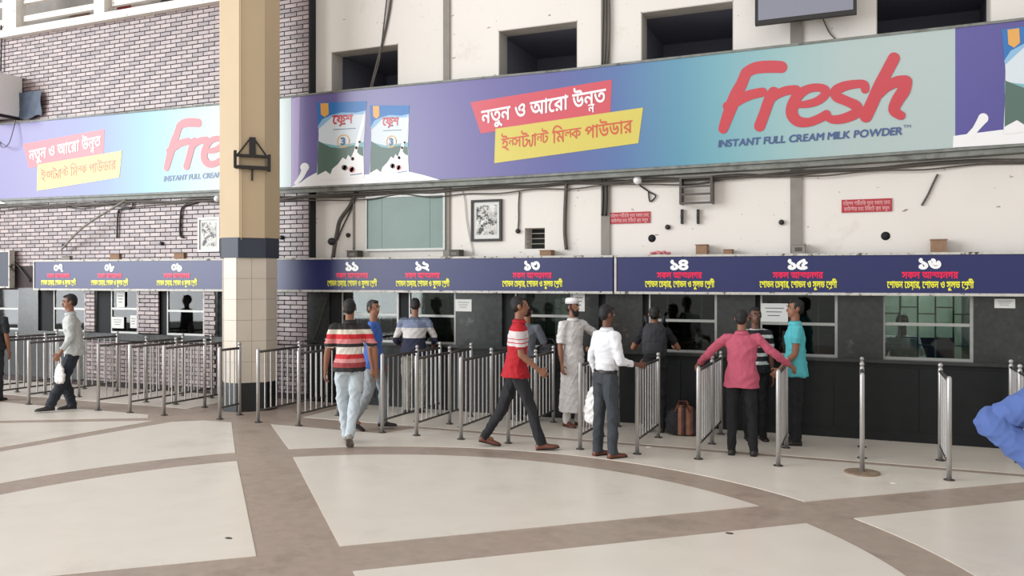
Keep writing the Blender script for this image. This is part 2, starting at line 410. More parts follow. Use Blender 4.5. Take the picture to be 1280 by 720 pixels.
for i, h in enumerate(holes[:4]):
    b = MB(); t = .012
    b.box(h[0], h[0] + t, YU + .002, YU + .3, h[2], h[3]); b.box(h[1] - t, h[1], YU + .002, YU + .3, h[2], h[3]); b.box(h[0], h[1], YU + .002, YU + .3, h[3] - t, h[3])
    b.build('reveal', M['reveal'], wr)
    struct(empty('window_%d' % (i + 1), (0, 0, 0)), ['small dark upper opening with a cable hanging across', 'dark upper opening above the packets of the billboard middle', 'wide dark upper opening left of the hung screen', 'dark upper opening right of the hung screen'][i], 'window')
    p = bpy.data.objects['window_%d' % (i + 1)]
    MB().box(h[0] - .1, h[1] + .1, 13.0, 13.05, 3.9, 5.8).build('dark_room_back', M['upper_dark'], p)
    b = MB().box(h[0] - .1, h[1] + .1, YU + .3, 13, 5.68, 5.74).box(h[0] - .12, h[0] - .1, YU + .3, 13, 3.9, 5.74).box(h[1] + .1, h[1] + .12, YU + .3, 13, 3.9, 5.74).box(h[0] - .1, h[1] + .1, YU + .3, 13, 3.9, 3.95)
    b.build('dark_room_side', M['upper_dark'], p)
MB().box(vent[0] - .02, vent[1] + .02, YU + .29, YU + .31, vent[2] - .02, vent[3] + .02).build('vent_back', M['innerdark'], wr)
for k in range(1, 4):
    z = vent[2] + (vent[3] - vent[2]) * k / 4; MB().box(vent[0], vent[1], YU + .08, YU + .1, z - .006, z + .006).build('vent_bar', M['conc'], wr)
for h in holes[5:]:
    b = MB(); cx, cz, r = (h[0] + h[1]) / 2, (h[2] + h[3]) / 2, (h[1] - h[0]) / 2
    b.tube([(cx, YU + .004, cz), (cx, YU + .28, cz)], r * 1.0, 16, cap=True).build('hole_liner', M['dark'], wr, True)
    # plaster collar turning the square cut round
    ri = [Vector((cx + r * .98 * math.cos(a * PI / 12), YU - .002, cz + r * .98 * math.sin(a * PI / 12))) for a in range(24)]
    sq = []
    for a in range(24):
        c_, s_ = math.cos(a * PI / 12), math.sin(a * PI / 12); k = 1.02 / max(abs(c_), abs(s_)); sq.append(Vector((cx + r * k * c_, YU - .002, cz + r * k * s_)))
    MB().loft([ri, sq], cap=False).build('hole_collar', M['plaster'], wr)
# joint strips on the plaster wall
def strip(pxa, pxb, z0, z1, Y=YU, m='conc', d=.03, n='trim_1'):
    o = MB().box(WX(pxa, Y), WX(pxb, Y), Y - d, Y, z0, z1).build(n, M[m]); return struct(o)
struct(strip(555, 563, 2.3, 7.5, n='trim_1'), 'grey conduit strip up the wall left of the second dark opening', 'trim')
struct(strip(988, 1003, 2.3, 7.5, n='trim_2'), 'wide grey joint strip behind the hung screen', 'trim')
struct(strip(752, 763, 2.3, 7.5, n='trim_3'), 'grey joint strip behind the vertical cables', 'trim')
for k in range(7):     # faint board joints in the render coat
    pass
# ---- brick wall, left
wl = MB().box(-22, XB, YB + .012, YB + .3, 1.76, 6.7).build('wall_left', M['mortar']); struct(wl, 'brick wall in running bond with dark joints', 'wall')
bricks_m = [ramp_mat('brick_face_%s' % 'abcd'[i], 'Z', [(0, c), (1, c)], rough=.38, bump=.25, spec=0.6) for i, c in enumerate(((172, 152, 150), (162, 142, 142), (180, 160, 156), (150, 130, 130)))]
for i, c in enumerate(((140, 122, 121), (128, 111, 112), (154, 136, 133), (114, 98, 99))):
    bpy.data.materials.remove(bricks_m[i]); bricks_m[i] = mat('brick_face_' + 'abcd'[i], c, .34, vary=.14, scale=5, bump=.3, bscale=50, spec=.72)
BL, BH, J = .245, .0735, .012
regs = [(-20, XB, 4.85, 6.66), (-20, XB, 2.22, 3.62)]
lower = [(WX(340), WX(384)), (WX(254), WX(269)), (WX(171), WX(198)), (WX(105), WX(118))]
regs += [(a, b, 1.0 if i else .9, 1.80) for i, (a, b) in enumerate(lower)]
regs += [(WX(340), WX(384), .1, .9), (WX(105), WX(270), .1, .84)]
allb = []
for (x0, x1, z0, z1) in regs:
    for r in range(int(z0 / BH), int(z1 / BH) + 1):
        a, c = max(r * BH + J / 2, z0), min((r + 1) * BH - J / 2, z1)
        if c - a < .02: continue
        off = (r % 2) * BL / 2; k0 = int(math.floor((x0 - off) / BL))
        for k in range(k0, int((x1 - off) / BL) + 2):
            p, q = max(off + k * BL + J / 2, x0), min(off + (k + 1) * BL - J / 2, x1)
            if q - p < .03: continue
            allb.append((p, q, a, c))
allb.sort(key=lambda t: math.hypot(t[0] + .0, 11))
vis = [t for t in allb if WX(-6) < t[1] < WX(388) and t[3] < 6.9]
vis.sort(key=lambda t: -(t[1] - 0))
near = [t for t in vis if t[1] - t[0] > .2][:290]; nset = set(near)
cache = {}
for (p, q, a, c) in near:
    key = (round(q - p, 2), round(c - a, 3), random.randrange(4))
    if key not in cache:
        cache[key] = MB().bevbox(-(q - p) / 2, (q - p) / 2, 0, .03, -(c - a) / 2, (c - a) / 2, .003).mesh('brick', bricks_m[key[2]])
    link('brick', cache[key], wl, ((p + q) / 2, YB - random.uniform(0, .004), (a + c) / 2))
for mi in range(4):
    b = MB()
    for t in [u for i, u in enumerate(u for u in allb if u not in nset) if (i * 7 + i // 3) % 4 == mi]:
        y = YB - random.uniform(0, .004); b.bevbox(t[0], t[1], y, y + .03, t[2], t[3], .003)
    if mi == 0: st = b
    b.build('brickwork', bricks_m[mi], wl)['kind'] = 'stuff'
struct(MB().box(XB, XB + .03, YB - .005, YU + .05, 1.8, 7.5).build('trim_4', M['dark']), 'dark edge strip where brickwork meets plaster', 'trim')
# ---- balcony parapet above the brickwork
bal = MB().box(-22, XB + .0, YB - .12, YB + .5, 6.66, 6.80).build('balcony_edge', M['plaster']); struct(bal, 'white balcony edge with piers above the brick wall', 'balcony')
for a, c in ((9, 26), (123, 136), (-110, -95), (262, 276), (376, 388)):
    MB().box(WX(a), WX(c), YB - .1, YB + .12, 6.8, 8.3).build('pier', M['plaster'], bal)
MB().box(-22, XB, YB + .9, YB + 1.0, 6.8, 8.2).build('balcony_back', M['conc'], bal)
for a, c in ((27, 122), (137, 261), (-94, 8)):
    MB().box(WX(a) + .03, WX(c) - .03, YB + .02, YB + .1, 6.95, 7.06).build('parapet_rail', M['plaster'], bal)
    MB().box(WX(a) + .03, WX(c) - .03, YB + .02, YB + .1, 7.3, 7.4).build('parapet_rail', M['plaster'], bal)
# ---- ticket hall lower wall: granite, windows, booths behind
ZL, ZT = .985, 1.80
wc = MB().box(WX(384), 5.5, YB, YB + .22, 0, ZL - .04).build('wall_counter', M['granite_low']); struct(wc, 'black granite counter front below the ticket windows', 'wall')
MB().box(WX(384), 5.5, YB - .07, YB + .2, ZL - .04, ZL).build('counter_ledge', M['granite'], wc)
MB().box(WX(384), 5.5, YB - .02, YB, .0, .12).build('counter_skirting', M['granite_low'], wc)
for k in range(14):                                                     # slab joints of the counter front
    x = WX(384) + .35 + k * .95
    if x < 5.3: MB().box(x, x + .94, YB - .012, YB, .12, ZL - .1).build('granite_slab', M['granite_low'], wc)
wlc = MB().box(-22, WX(384), YB + .02, YB + .22, 0, .9).build('wall_counter_left', M['mortar']); struct(wlc, 'brick counter front below the left ticket windows', 'wall')
MB().box(-22, WX(340), YB - .05, YB + .2, .86, ZL).build('counter_ledge', M['granite'], wlc)
MB().box(-22, WX(106), YB - .01, YB + .02, .1, .86).build('granite_slab', M['granite_low'], wlc)
wp = MB().box(WX(384), WX(384) + .02, YB + .2, YB + .22, ZL, ZT).build('wall_panels', M['granite']); struct(wp, 'dark granite piers between the ticket windows', 'wall')
def pan(a, b, m='granite', y=0.0, z0=ZL, n='granite_panel', par=wp): MB().box(WX(a), WX(b), YB + .01 + y, YB + .2, z0, ZT).build(n, M[m], par)
for a, b in ((384, 411), (569, 627), (715, 748), (757, 803), (896, 944), (1047, 1104), (1217, 1330)): pan(a, b)
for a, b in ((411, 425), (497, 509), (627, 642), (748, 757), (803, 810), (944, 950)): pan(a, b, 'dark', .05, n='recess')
for a, b in ((22, 47), (-60, -8)): pan(a, b, 'granite')
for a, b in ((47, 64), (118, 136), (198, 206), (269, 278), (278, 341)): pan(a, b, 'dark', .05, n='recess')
wins = [(425, 497, 393, 0), (509, 569, 395, 1), (642, 715, 395, 1), (810, 896, 401, 0), (950, 1047, 405, 0), (1104, 1217, 406, 0), (64, 105, 386, 0), (136, 171, 386, 1), (206, 254, 389, 1), (-8, 22, 386, 0)]
wlab = ['dim ticket window behind the striped polo man', 'ticket window where the man in striped sweater leans', 'ticket window behind the red shirted man', 'ticket window in front of the backpacked man', 'ticket window behind the man in pink', 'widest ticket window, rightmost, clerk inside', 'ticket window behind the leaning man at far left', 'left ticket window with papers taped inside', 'left ticket window beside the tan column', 'ticket window at the left picture edge']
random.seed(3)
for i, (a, b, my, cur) in enumerate(wins):
    x0, x1 = WX(a), WX(b); zm = WZ((a + b) / 2, my, YB); t = .022; y0, y1 = YB + .05, YB + .1
    p = struct(empty('window_%d' % (i + 5), (0, 0, 0)), wlab[i], 'window')
    for nm, bx in (('frame_side', (x0, x0 + t, y0, y1, ZL, ZT)), ('frame_side', (x1 - t * 1.5, x1, y0 - .02, y1, ZL, ZT)), ('frame_sill', (x0 + t, x1 - t, y0, y1, ZL, ZL + .03)), ('mullion', (x0 + t, x1 - t * 1.5, y0, y1 - .01, zm - .018, zm + .018))):
        MB().box(*bx).build(nm, M['frame'], p)
    MB().box(x0 + t, x1 - t, y0 + .02, y0 + .026, ZL + .03, ZT).build('pane', M['glass'], p)
    # security grille behind the glass: uneven welded rectangles
    g = MB(); n = max(3, int((x1 - x0) / .19)); xs = [x0 + (x1 - x0) * k / n for k in range(n + 1)]
    for k in range(1, n):
        g = MB().box(xs[k] - .009, xs[k] + .009, y1 + .06, y1 + .078, ZL, ZT); g.build('grille_bar', M['frame'] if (i > 5 or k % 2) else M['rail'], p)
    for k in range(n):
        for z in ([1.62, 1.25] if k % 2 else [1.54, 1.16]):
            MB().box(xs[k], xs[k + 1], y1 + .06, y1 + .076, z - .008, z + .008).build('grille_crossbar', M['frame'] if i > 5 else M['rail'], p)
    if cur:    # pleated pelmet curtain at the top
        rows = []
        for zz in (ZT, ZT - .13 * (1.1 if i > 5 else 1)):
            rows.append([Vector((x0 + .03 + (x1 - x0 - .06) * k / 40, y1 + .1 + .012 * math.sin(k * 1.9), zz + (.03 * math.sin(k / 40 * PI * 3) if zz < ZT else 0))) for k in range(41)])
        vs = rows[0] + rows[1]; MB().add(vs, [(k, k + 1, k + 42, k + 41) for k in range(40)]).build('pelmet_curtain', M['paper'], p, True)
# booths behind the glass
booth = MB().box(-22, 5.5, 13.0, 13.1, 0, 2.3).box(-22, 5.5, YB + .2, 13.1, 2.3, 2.4).box(-22, 5.5, YB + .22, 13.1, -.02, -.004 + .008).box(5.45, 5.5, YB + .2, 13.1, 0, 2.3).box(-22, -21.9, YB + .2, 13.1, 0, 2.3).build('wall_booth', M['inner'])
struct(booth, 'booth room wall seen through the ticket windows', 'wall')
for px in (75, 120, 200, 300, 410, 500, 633, 752, 806, 946, 1075, 1230):
    MB().box(WX(px) - .03, WX(px) + .03, YB + .25, 12.99, 0, 2.29).build('booth_partition', M['innerdark'], booth)
for px in (140, 230, 540, 690, 1160, 1000):
    X = WX(px) + .15
    o = empty('desk_monitor', (X, 12.0, .78), tag and 0, label='dark monitor on the desk inside booth seen near %s' % {140: 'the taped papers', 230: 'the column', 540: 'the sweater man', 690: 'the capped man', 1160: 'the clerk', 1000: 'the turquoise shirt'}[px], cat='monitor', group='monitors inside the booths')
    MB().box(-.22, .22, -.02, .02, .12, .42).build('screen', M['black'], o); MB().box(-.03, .03, -.015, .015, .012, .12).box(-.1, .1, -.07, .07, 0, .012).build('stand', M['black'], o)
    MB().box(X - .5, X + .5, 11.7, 12.4, .74, .78).build('desk_top', M['innerdark'], booth)
for px in (90, 230, 540, 680, 1160):
    l = bpy.data.lights.new('booth_tube_light', 'AREA'); l.shape = 'RECTANGLE'; l.size = .9; l.size_y = .12; l.energy = {540: 4, 680: 10}.get(px, 26); l.color = (.94, 1, .95)
    lo = bpy.data.objects.new('booth_tube_light', l); C.objects.link(lo); lo.location = (WX(px), 12.2, 2.26)
# ---- column
cx, cy = F(312, 509.4).x, F(312, 509.4).y
def octo(a, w_):
    h, k = a / 2, w_ / 2; return [(cx + p[0], cy + p[1]) for p in ((-k, -h), (k, -h), (h, -k), (h, k), (k, h), (-k, h), (-h, k), (-h, -k))]
colm = struct(empty('column', (0, 0, 0)), 'tan octagonal column with navy band and tiled lower part', 'column')
MB().slab(octo(.86, .345), 2.575, 8.2).build('shaft', M['colpaint'], colm)
MB().slab(octo(.865, .31), 2.28, 2.58).build('painted_band', M['navy'], colm)
MB().slab(octo(.83, .235), .4, 2.285).build('core', M['grout'], colm)
MB().slab(octo(.86, .25), -.01, .42).build('plinth', M['plinth'], colm)
pts = octo(.83, .235)
for k in range(8):
    a, b = Vector((*pts[k], 0)), Vector((*pts[(k + 1) % 8], 0)); d = (b - a); L = d.length; d.normalize(); nrm = Vector((d.y, -d.x, 0))
    if nrm.dot(Vector((cx, cy, 0))) > 3.5 * 1.0 and nrm.y > .3: continue
    cols = 2 if L > .3 else 1
    for c_ in range(cols):
        for r in range(6):
            z0, z1 = .425 + r * .31, min(.425 + (r + 1) * .31 - .004, 2.278); w0, w1 = L * c_ / cols + .002, L * (c_ + 1) / cols - .002
            m_ = a + d * (w0 + w1) / 2 + nrm * .004
            MB().obox((m_.x, m_.y, (z0 + z1) / 2), d * (w1 - w0) / 2, nrm * .005, (0, 0, (z1 - z0) / 2)).build('tile', M['tile'], colm)
# two more columns would stand outside the frame; hall continues behind the viewer

# ================================================================== BILLBOARD
YP = 10.93
topp = [(-60, 161), (0, 155), (277, 129.7), (345, 122.5), (425, 113.8), (700, 88), (880, 68), (1192, 33.6), (1280, 23.4), (1420, 7)]
botp = [(-60, 252.5), (0, 250), (277, 238.5), (345, 236), (600, 223.5), (880, 207), (1000, 200), (1192, 187), (1280, 180.6), (1420, 171)]
topw = [W(*p, YP) for p in topp]; botw = [W(*p, YP) for p in botp]
topw[0] = (-20, topw[1][1]); botw[0] = (-20, botw[1][1])
def interp(pl, x):
    for i in range(len(pl) - 1):
        if x <= pl[i + 1][0] or i == len(pl) - 2:
            t = (x - pl[i][0]) / (pl[i + 1][0] - pl[i][0]); return pl[i][1] + t * (pl[i + 1][1] - pl[i][1])
bb = empty('billboard', (0, 0, 0), label='long printed milk powder billboard running across brick and plaster walls', cat='billboard')
PER = WX(1194, YP) - WX(364, YP)
XS = [WX(364, YP), WX(1194, YP)]
gr = [(p_, tuple(int(v * .9) for v in c_)) for p_, c_ in [(364, (118, 106, 168)), (480, (112, 102, 164)), (620, (104, 96, 162)), (700, (92, 98, 164)), (770, (84, 116, 176)), (850, (92, 158, 186)), (900, (118, 180, 194)), (980, (160, 200, 202)), (1060, (188, 206, 204)), (1194, (194, 209, 207))]]
stops = [(WX(p, YP), c) for p, c in gr]
def printpanel(xa, xb, shift, st):
    b = MB(); n = 24; T, B = [], []
    for k in range(n + 1):
        x = xa + (xb - xa) * k / n; T.append((x, interp(topw, x) - .015)); B.append((x, interp(botw, x) + .02))
    vs = [(x, YP, z) for x, z in T] + [(x, YP, z) for x, z in B]
    b.add(vs, [(k, n + 1 + k, n + 2 + k, k + 1) for k in range(n)])
    return b.build('printed_panel', ramp_mat('print_gradient', 'X', [(p + shift, c) for p, c in st], rough=.34, spec=.75), bb)
printpanel(-20, XS[0], -PER, [(stops[0][0] - 2, stops[0][1])] + stops)
printpanel(XS[0], XS[1], 0, stops)
printpanel(XS[1], 5.2, 0, [(XS[1], (78, 72, 146)), (XS[1] + 1.2, (74, 66, 138)), (5.3, (104, 92, 160))])
b = MB(); n = 60     # body behind the print and the metal edges
xs = [-20 + 25.2 * k / n for k in range(n + 1)]
for k in range(n):
    a, c = xs[k], xs[k + 1]; za, zc, ta, tc_ = interp(botw, a), interp(botw, c), interp(topw, a), interp(topw, c)
    b.add([(a, YP + .004, za), (c, YP + .004, zc), (c, YP + .004, tc_), (a, YP + .004, ta), (a, YU - .01, za), (c, YU - .01, zc), (c, YU - .01, tc_), (a, YU - .01, ta)],
          [(0, 1, 2, 3), (4, 7, 6, 5), (0, 4, 5, 1), (3, 2, 6, 7)])
b.build('box_body', M['tray'], bb)
for nm, pl, s in (('top_edge', topw, 1), ('bottom_edge', botw, -1)):
    b = MB()
    for k in range(n):
        a, c = xs[k], xs[k + 1]; za, zc = interp(pl, a), interp(pl, c)
        b.add([(a, YP - .012, za - .018), (c, YP - .012, zc - .018), (c, YP - .012, zc + .012), (a, YP - .012, za + .012), (a, YP + .004, za - .018), (c, YP + .004, zc - .018), (c, YP + .004, zc + .012), (a, YP + .004, za + .012)],
              [(0, 1, 2, 3), (3, 2, 6, 7), (0, 4, 5, 1)])
    b.build(nm, M['tray'], bb)
def flat(parent, name, m, pxs, Y, dx=0.0, src=YP):
    pts = [W(p[0], p[1], src) for p in pxs]; return MB().poly([(x + dx, Y, z) for x, z in pts]).build(name, m, parent)
def strokes(parent, name, m, lists, conv, Y, dx=0.0):
    b = MB(); lv = 0
    for pts, wd in lists:
        ws = wd if isinstance(wd, (list, tuple)) else [wd] * len(pts)
        vs, fs = stroke2d(pts, ws); n2 = (len(vs) - 28) // 2; lv += 1
        dep = [lv * 4e-4 + i * 5e-6 for i in range(n2)] * 2 + [lv * 4e-4 - 5e-5] * 14 + [lv * 4e-4 + n2 * 5e-6 + 5e-5] * 14
        b.add([(lambda q: (q[0] + dx, Y - e, q[1]))(conv(v)) for v, e in zip(vs, dep)], fs)
    return b.build(name, m, parent)
c3 = lambda v: W(880 + v[0] / 4.571, 50 + v[1] / 4.571, YP)
FR = [([(442, 155), (400, 153), (330, 155), (280, 165), (240, 188)], [62, 64, 64, 60, 56]), ([(240, 188), (215, 250), (185, 310), (158, 375), (130, 450), (110, 508)], [56, 58, 66, 66, 58, 50]),
      ([(150, 382), (200, 345), (260, 315), (335, 298)], [40, 50, 52, 48]), ([(132, 378), (160, 372)], 46),
      ([(398, 300), (372, 345), (345, 420), (318, 492)], [60, 58, 56, 58]), ([(375, 345), (420, 310), (470, 290), (525, 284)], [40, 46, 48, 48]),
      ([(520, 372), (590, 366), (650, 348), (690, 315), (692, 285), (650, 272), (590, 282), (535, 320), (505, 380), (505, 430), (540, 466), (600, 470), (660, 448), (700, 425)], [30, 40, 44, 46, 46, 42, 44, 56, 62, 62, 56, 46, 46, 46]),
      ([(920, 282), (915, 255), (870, 252), (800, 265), (752, 292), (760, 325), (820, 352), (872, 380), (868, 418), (800, 448), (740, 455), (700, 440)], [44, 44, 44, 50, 54, 54, 50, 56, 56, 50, 44, 38]),
      ([(1085, 105), (1040, 190), (1000, 270), (965, 350), (925, 436)], [62, 62, 66, 66, 66]),
      ([(985, 330), (1040, 272), (1100, 240), (1150, 238)], [40, 50, 58, 66]), ([(1152, 240), (1140, 290), (1105, 345), (1085, 400), (1122, 432)], [68, 68, 64, 58, 44]), ([(1116, 430), (1126, 432)], 46)]
redbox = [(588, 128), (765, 99.5), (763, 141), (601, 167)]
yelbox = [(619.5, 161), (804, 134.5), (798, 179), (618, 204)]
def artwork(dx):
    strokes(bb, 'script_logo', M['red'], [(p, [x * 1.1 for x in (w_ if isinstance(w_, list) else [w_] * len(p))]) for p, w_ in FR], c3, YP - .004, dx)
    flat(bb, 'coral_box', M['redbox'], redbox, YP - .002, dx); flat(bb, 'yellow_box', M['yellowbox'], yelbox, YP - .004, dx)
    def T(tok, p0, p1, h, m, bold=0., sh=0.):
        a, c = W(*p0, YP), W(*p1, YP); zc = math.hypot(a[0], YP) * .93
        k = (W(p0[0], p0[1] - h, YP)[1] - a[1]) / .64
        write(tok, bb, m, 'lettering', (a[0] + dx, a[1]), (c[0] + dx, c[1]), k, YP - .007, bold, sh)
    T('ন ত ু ন _ ও _ আ ে র া _ উ ন/ন ত', (602, 155), (757, 128), 16, M['white'], .022)
    T('ই ন+স ট YA া ন+ট _ ি ম ল+ক _ প া উ ড া র', (627, 188), (790, 165.5), 14.5, M['orangetext'], .012)
    T('INSTANT _ FULL _ CREAM _ MILK _ POWDER', (898, 184), (1128.5, 168), 7.8, M['navytext'], .032, .12)
    T('TM', (1129, 160), (1139, 159.5), 3.4, M['navytext'])
artwork(0); artwork(-PER)
# milk swoosh and packets at the start of each period
skyr = ramp_mat('packet_print', 'Z', [(3.6, (70, 104, 92)), (4.05, (92, 118, 104)), (4.22, (196, 208, 214)), (4.5, (222, 226, 230)), (4.66, (120, 160, 205)), (4.8, (46, 110, 176))], rough=.3)
def packet(pxq, dx, seed):
    def q(u, v):   # u,v in 0..1 inside the quad (tl, tr, br, bl)
        tl, tr, br, bl = [W(*p, YP) for p in pxq]
        a = [tl[i] + (tr[i] - tl[i]) * u for i in (0, 1)]; c = [bl[i] + (br[i] - bl[i]) * u for i in (0, 1)]
        return (a[0] + (c[0] - a[0]) * v + dx, a[1] + (c[1] - a[1]) * v)
    def P(name, m, uv, lv): return MB().poly([(q(*p)[0], YP - lv, q(*p)[1]) for p in uv]).build(name, m, bb)
    P('packet_picture', MP['pk_white'], [(0, 0), (1, 0), (.985, .25), (.97, .5), (.985, .8), (1, 1), (0, 1), (.03, .7), (.045, .4), (.03, .15)], .003)
    P('packet_picture', MP['pk_blue'], [(0, 0), (1, 0), (.99, .13), (.8, .15), (.5, .14), (.3, .17), (.12, .22), (.03, .3)], .004)
    P('packet_picture', MP['pk_blue2'], [(.99, .12), (.8, .145), (.5, .135), (.3, .165), (.12, .215), (.03, .3), (.04, .34), (.3, .2), (.6, .17), (.985, .17)], .0045)
    P('packet_picture', MP['pk_teal'], [(.03, .5), (.2, .53), (.4, .56), (.6, .55), (.97, .53), (.97, .62), (.03, .62)], .004)
    P('packet_picture', MP['pk_green'], [(.04, .49), (.15, .53), (.3, .58), (.5, .6), (.75, .57), (.96, .6), (.98, .8), (.98, .9), (.02, .96), (.03, .7)], .005)
    P('packet_splash', M['white'], [(0, 1), (.02, .93), (.2, .88), (.3, .93), (.34, .86), (.46, .8), (.55, .72), (.62, .75), (.66, .69), (.72, .73), (.78, .64), (.82, .5), (.97, .12), (.97, .3), (.88, .55), (.84, .66), (.9, .7), (.97, .72), (1, 1)], .006)
    P('packet_flash', MP['pk_orange'], [(.08, .01), (.24, .01), (.25, .15), (.17, .19), (.09, .15)], .006)
    def St(lists, m, lv, nm='packet_mark'):
        b = MB()
        for pts, wd in lists:
            vs, fs = stroke2d([(p[0], p[1] * 1.5) for p in pts], wd); b.add([(q(v[0], v[1] / 1.5)[0], YP - lv, q(v[0], v[1] / 1.5)[1]) for v in vs], fs)
        b.build(nm, m, bb)
    V, Fc, wd = layout('ে ফ RA শ', .03)
    b = MB(); b.add([(q(.33 + a / wd * .4, .28 - c * .17)[0], YP - .007, q(.33 + a / wd * .4, .28 - c * .17)[1]) for a, c, l in V], Fc); b.build('packet_lettering', M['red'], bb)
    V, Fc, wd = layout('3', .05)
    b = MB(); b.add([(q(.51 + a / wd * .1, .555 - c * .13)[0], YP - .008, q(.51 + a / wd * .1, .555 - c * .13)[1]) for a, c, l in V], Fc); b.build('packet_lettering', M['navytext'], bb)
    ring = [(.56 + .12 * math.cos(k * PI / 8), (.51 + .08 * math.sin(k * PI / 8))) for k in range(17)]
    St([(ring, .02)], MP['pk_orange'], .007); St([([(.35, .355), (.5, .352), (.8, .35)], .012)], M['navytext'], .007)
    St([([(.58, .85), (.61, .86)], .1)], MP['pk_brown'], .008); St([([(.73, .88), (.76, .89)], .11)], MP['pk_pink'], .008)
    St([([(.82, .6), (.83, .61)], .05), ([(.88, .53), (.89, .53)], .04), ([(.75, .74), (.76, .75)], .06)], MP['pk_brown'], .008)
    St([([(.72, .955), (.95, .945)], .015)], M['navytext'], .009)
MP = {k: mat(k, c, .35) for k, c in dict(pk_white=(212, 220, 226), pk_blue=(44, 112, 178), pk_blue2=(140, 182, 216), pk_teal=(126, 178, 186), pk_green=(84, 108, 98), pk_orange=(224, 164, 84), pk_brown=(104, 84, 82), pk_pink=(214, 140, 140), lilac=(168, 150, 196), pinkbox=(214, 140, 140)).items()}
for dx in (0, -PER):
    flat(bb, 'milk_swoosh', M['white'], [(364, 234), (376, 228), (384, 222), (395, 216), (420, 222), (450, 219), (505, 213), (530, 219), (552, 225.5), (500, 228.5), (450, 231), (400, 233.5)], YP - .002, dx)
    strokes(bb, 'milk_drop', M['white'], [([(370, 229), (376, 222), (380, 214), (381, 209)], [4, 6, 7, 11])], lambda v: W(v[0], v[1], YP), YP - .0025, dx)
    packet([(396, 128.5), (458.5, 126.5), (455.5, 222), (395.5, 226)], dx, 1)
    packet([(462.5, 131.5), (512, 132), (511.5, 218.5), (461.5, 223)], dx, 2)
flat(bb, 'lilac_fade', MP['lilac'], [(365, 123.5), (375, 120.5), (373, 232), (365, 234)], YP - .0012)
flat(bb, 'milk_swoosh', M['white'], [(1191, 184.5), (1191.5, 170), (1210, 167.5), (1254, 162), (1300, 156), (1400, 149), (1400, 170), (1280, 179)], YP - .002)
strokes(bb, 'milk_drop', M['white'], [([(1212, 171), (1219, 162), (1224, 155), (1229, 148)], [10, 8, 10, 13])], lambda v: W(v[0], v[1], YP), YP - .003)
packet([(1252, 37), (1345, 24), (1342, 158), (1254, 168)], 0, 3)
# tray and cables below the billboard
tr = empty('cable_tray', (0, 0, 0), label='weathered metal tray running under the billboard', cat='tray')
b = MB()
for k in range(n):
    a, c = xs[k], xs[k + 1]; za, zc = interp(botw, a) - .02, interp(botw, c) - .02; d = .062
    b.add([(a, YP + .02, za - d), (c, YP + .02, zc - d), (c, YP + .02, zc), (a, YP + .02, za), (a, YB - .012 if c <= XB + .4 else YU - .005, za - d), (c, YB - .012 if c <= XB + .4 else YU - .005, zc - d)], [(0, 1, 2, 3), (0, 4, 5, 1)])
b.build('tray_side', M['tray'], tr)
def cable(pts, r=.012, m='cable', label=None, name='cable', parent=None, nn=6, smooth=True, grp=None):
    """pts in world; smoothed"""
    P = [Vector(p) for p in pts]; out = []
    for i in range(len(P) - 1):
        p0, p1, p2, p3 = P[max(i - 1, 0)], P[i], P[i + 1], P[min(i + 2, len(P) - 1)]
        for k in range(5):
            t = k / 5; out.append(.5 * ((2 * p1) + (p2 - p0) * t + (2 * p0 - 5 * p1 + 4 * p2 - p3) * t * t + (3 * p1 - p0 - 3 * p2 + p3) * t ** 3))
    out.append(P[-1])
    o = MB().tube(out, r, nn).build(name, M[m], parent, True)
    if label: tag(o, label, 'cable', grp)
    return o
def wc_(px, py, off=.02, Y=YU): X, Z = W(px, py, Y); return (X, Y - off, Z)
random.seed(5)
for j, (dz, rr, lab) in enumerate(((-.135, .014, 'upper slack black cable running under the billboard tray'), (-.17, .01, 'lowest sagging thin cable under the billboard tray'), (-.10, .022, 'thickest cable hugging the billboard tray'))):
    pts = []
    for k in range(46):
        x = -20 + 25.2 * k / 45; 
        pts.append((x, YU - .05 + random.uniform(-.02, .02) if x > XB else YB - .05, interp(botw, x) + dz + random.uniform(-.035, .03) - j * .02))
    cable(pts, rr, 'cable', lab)
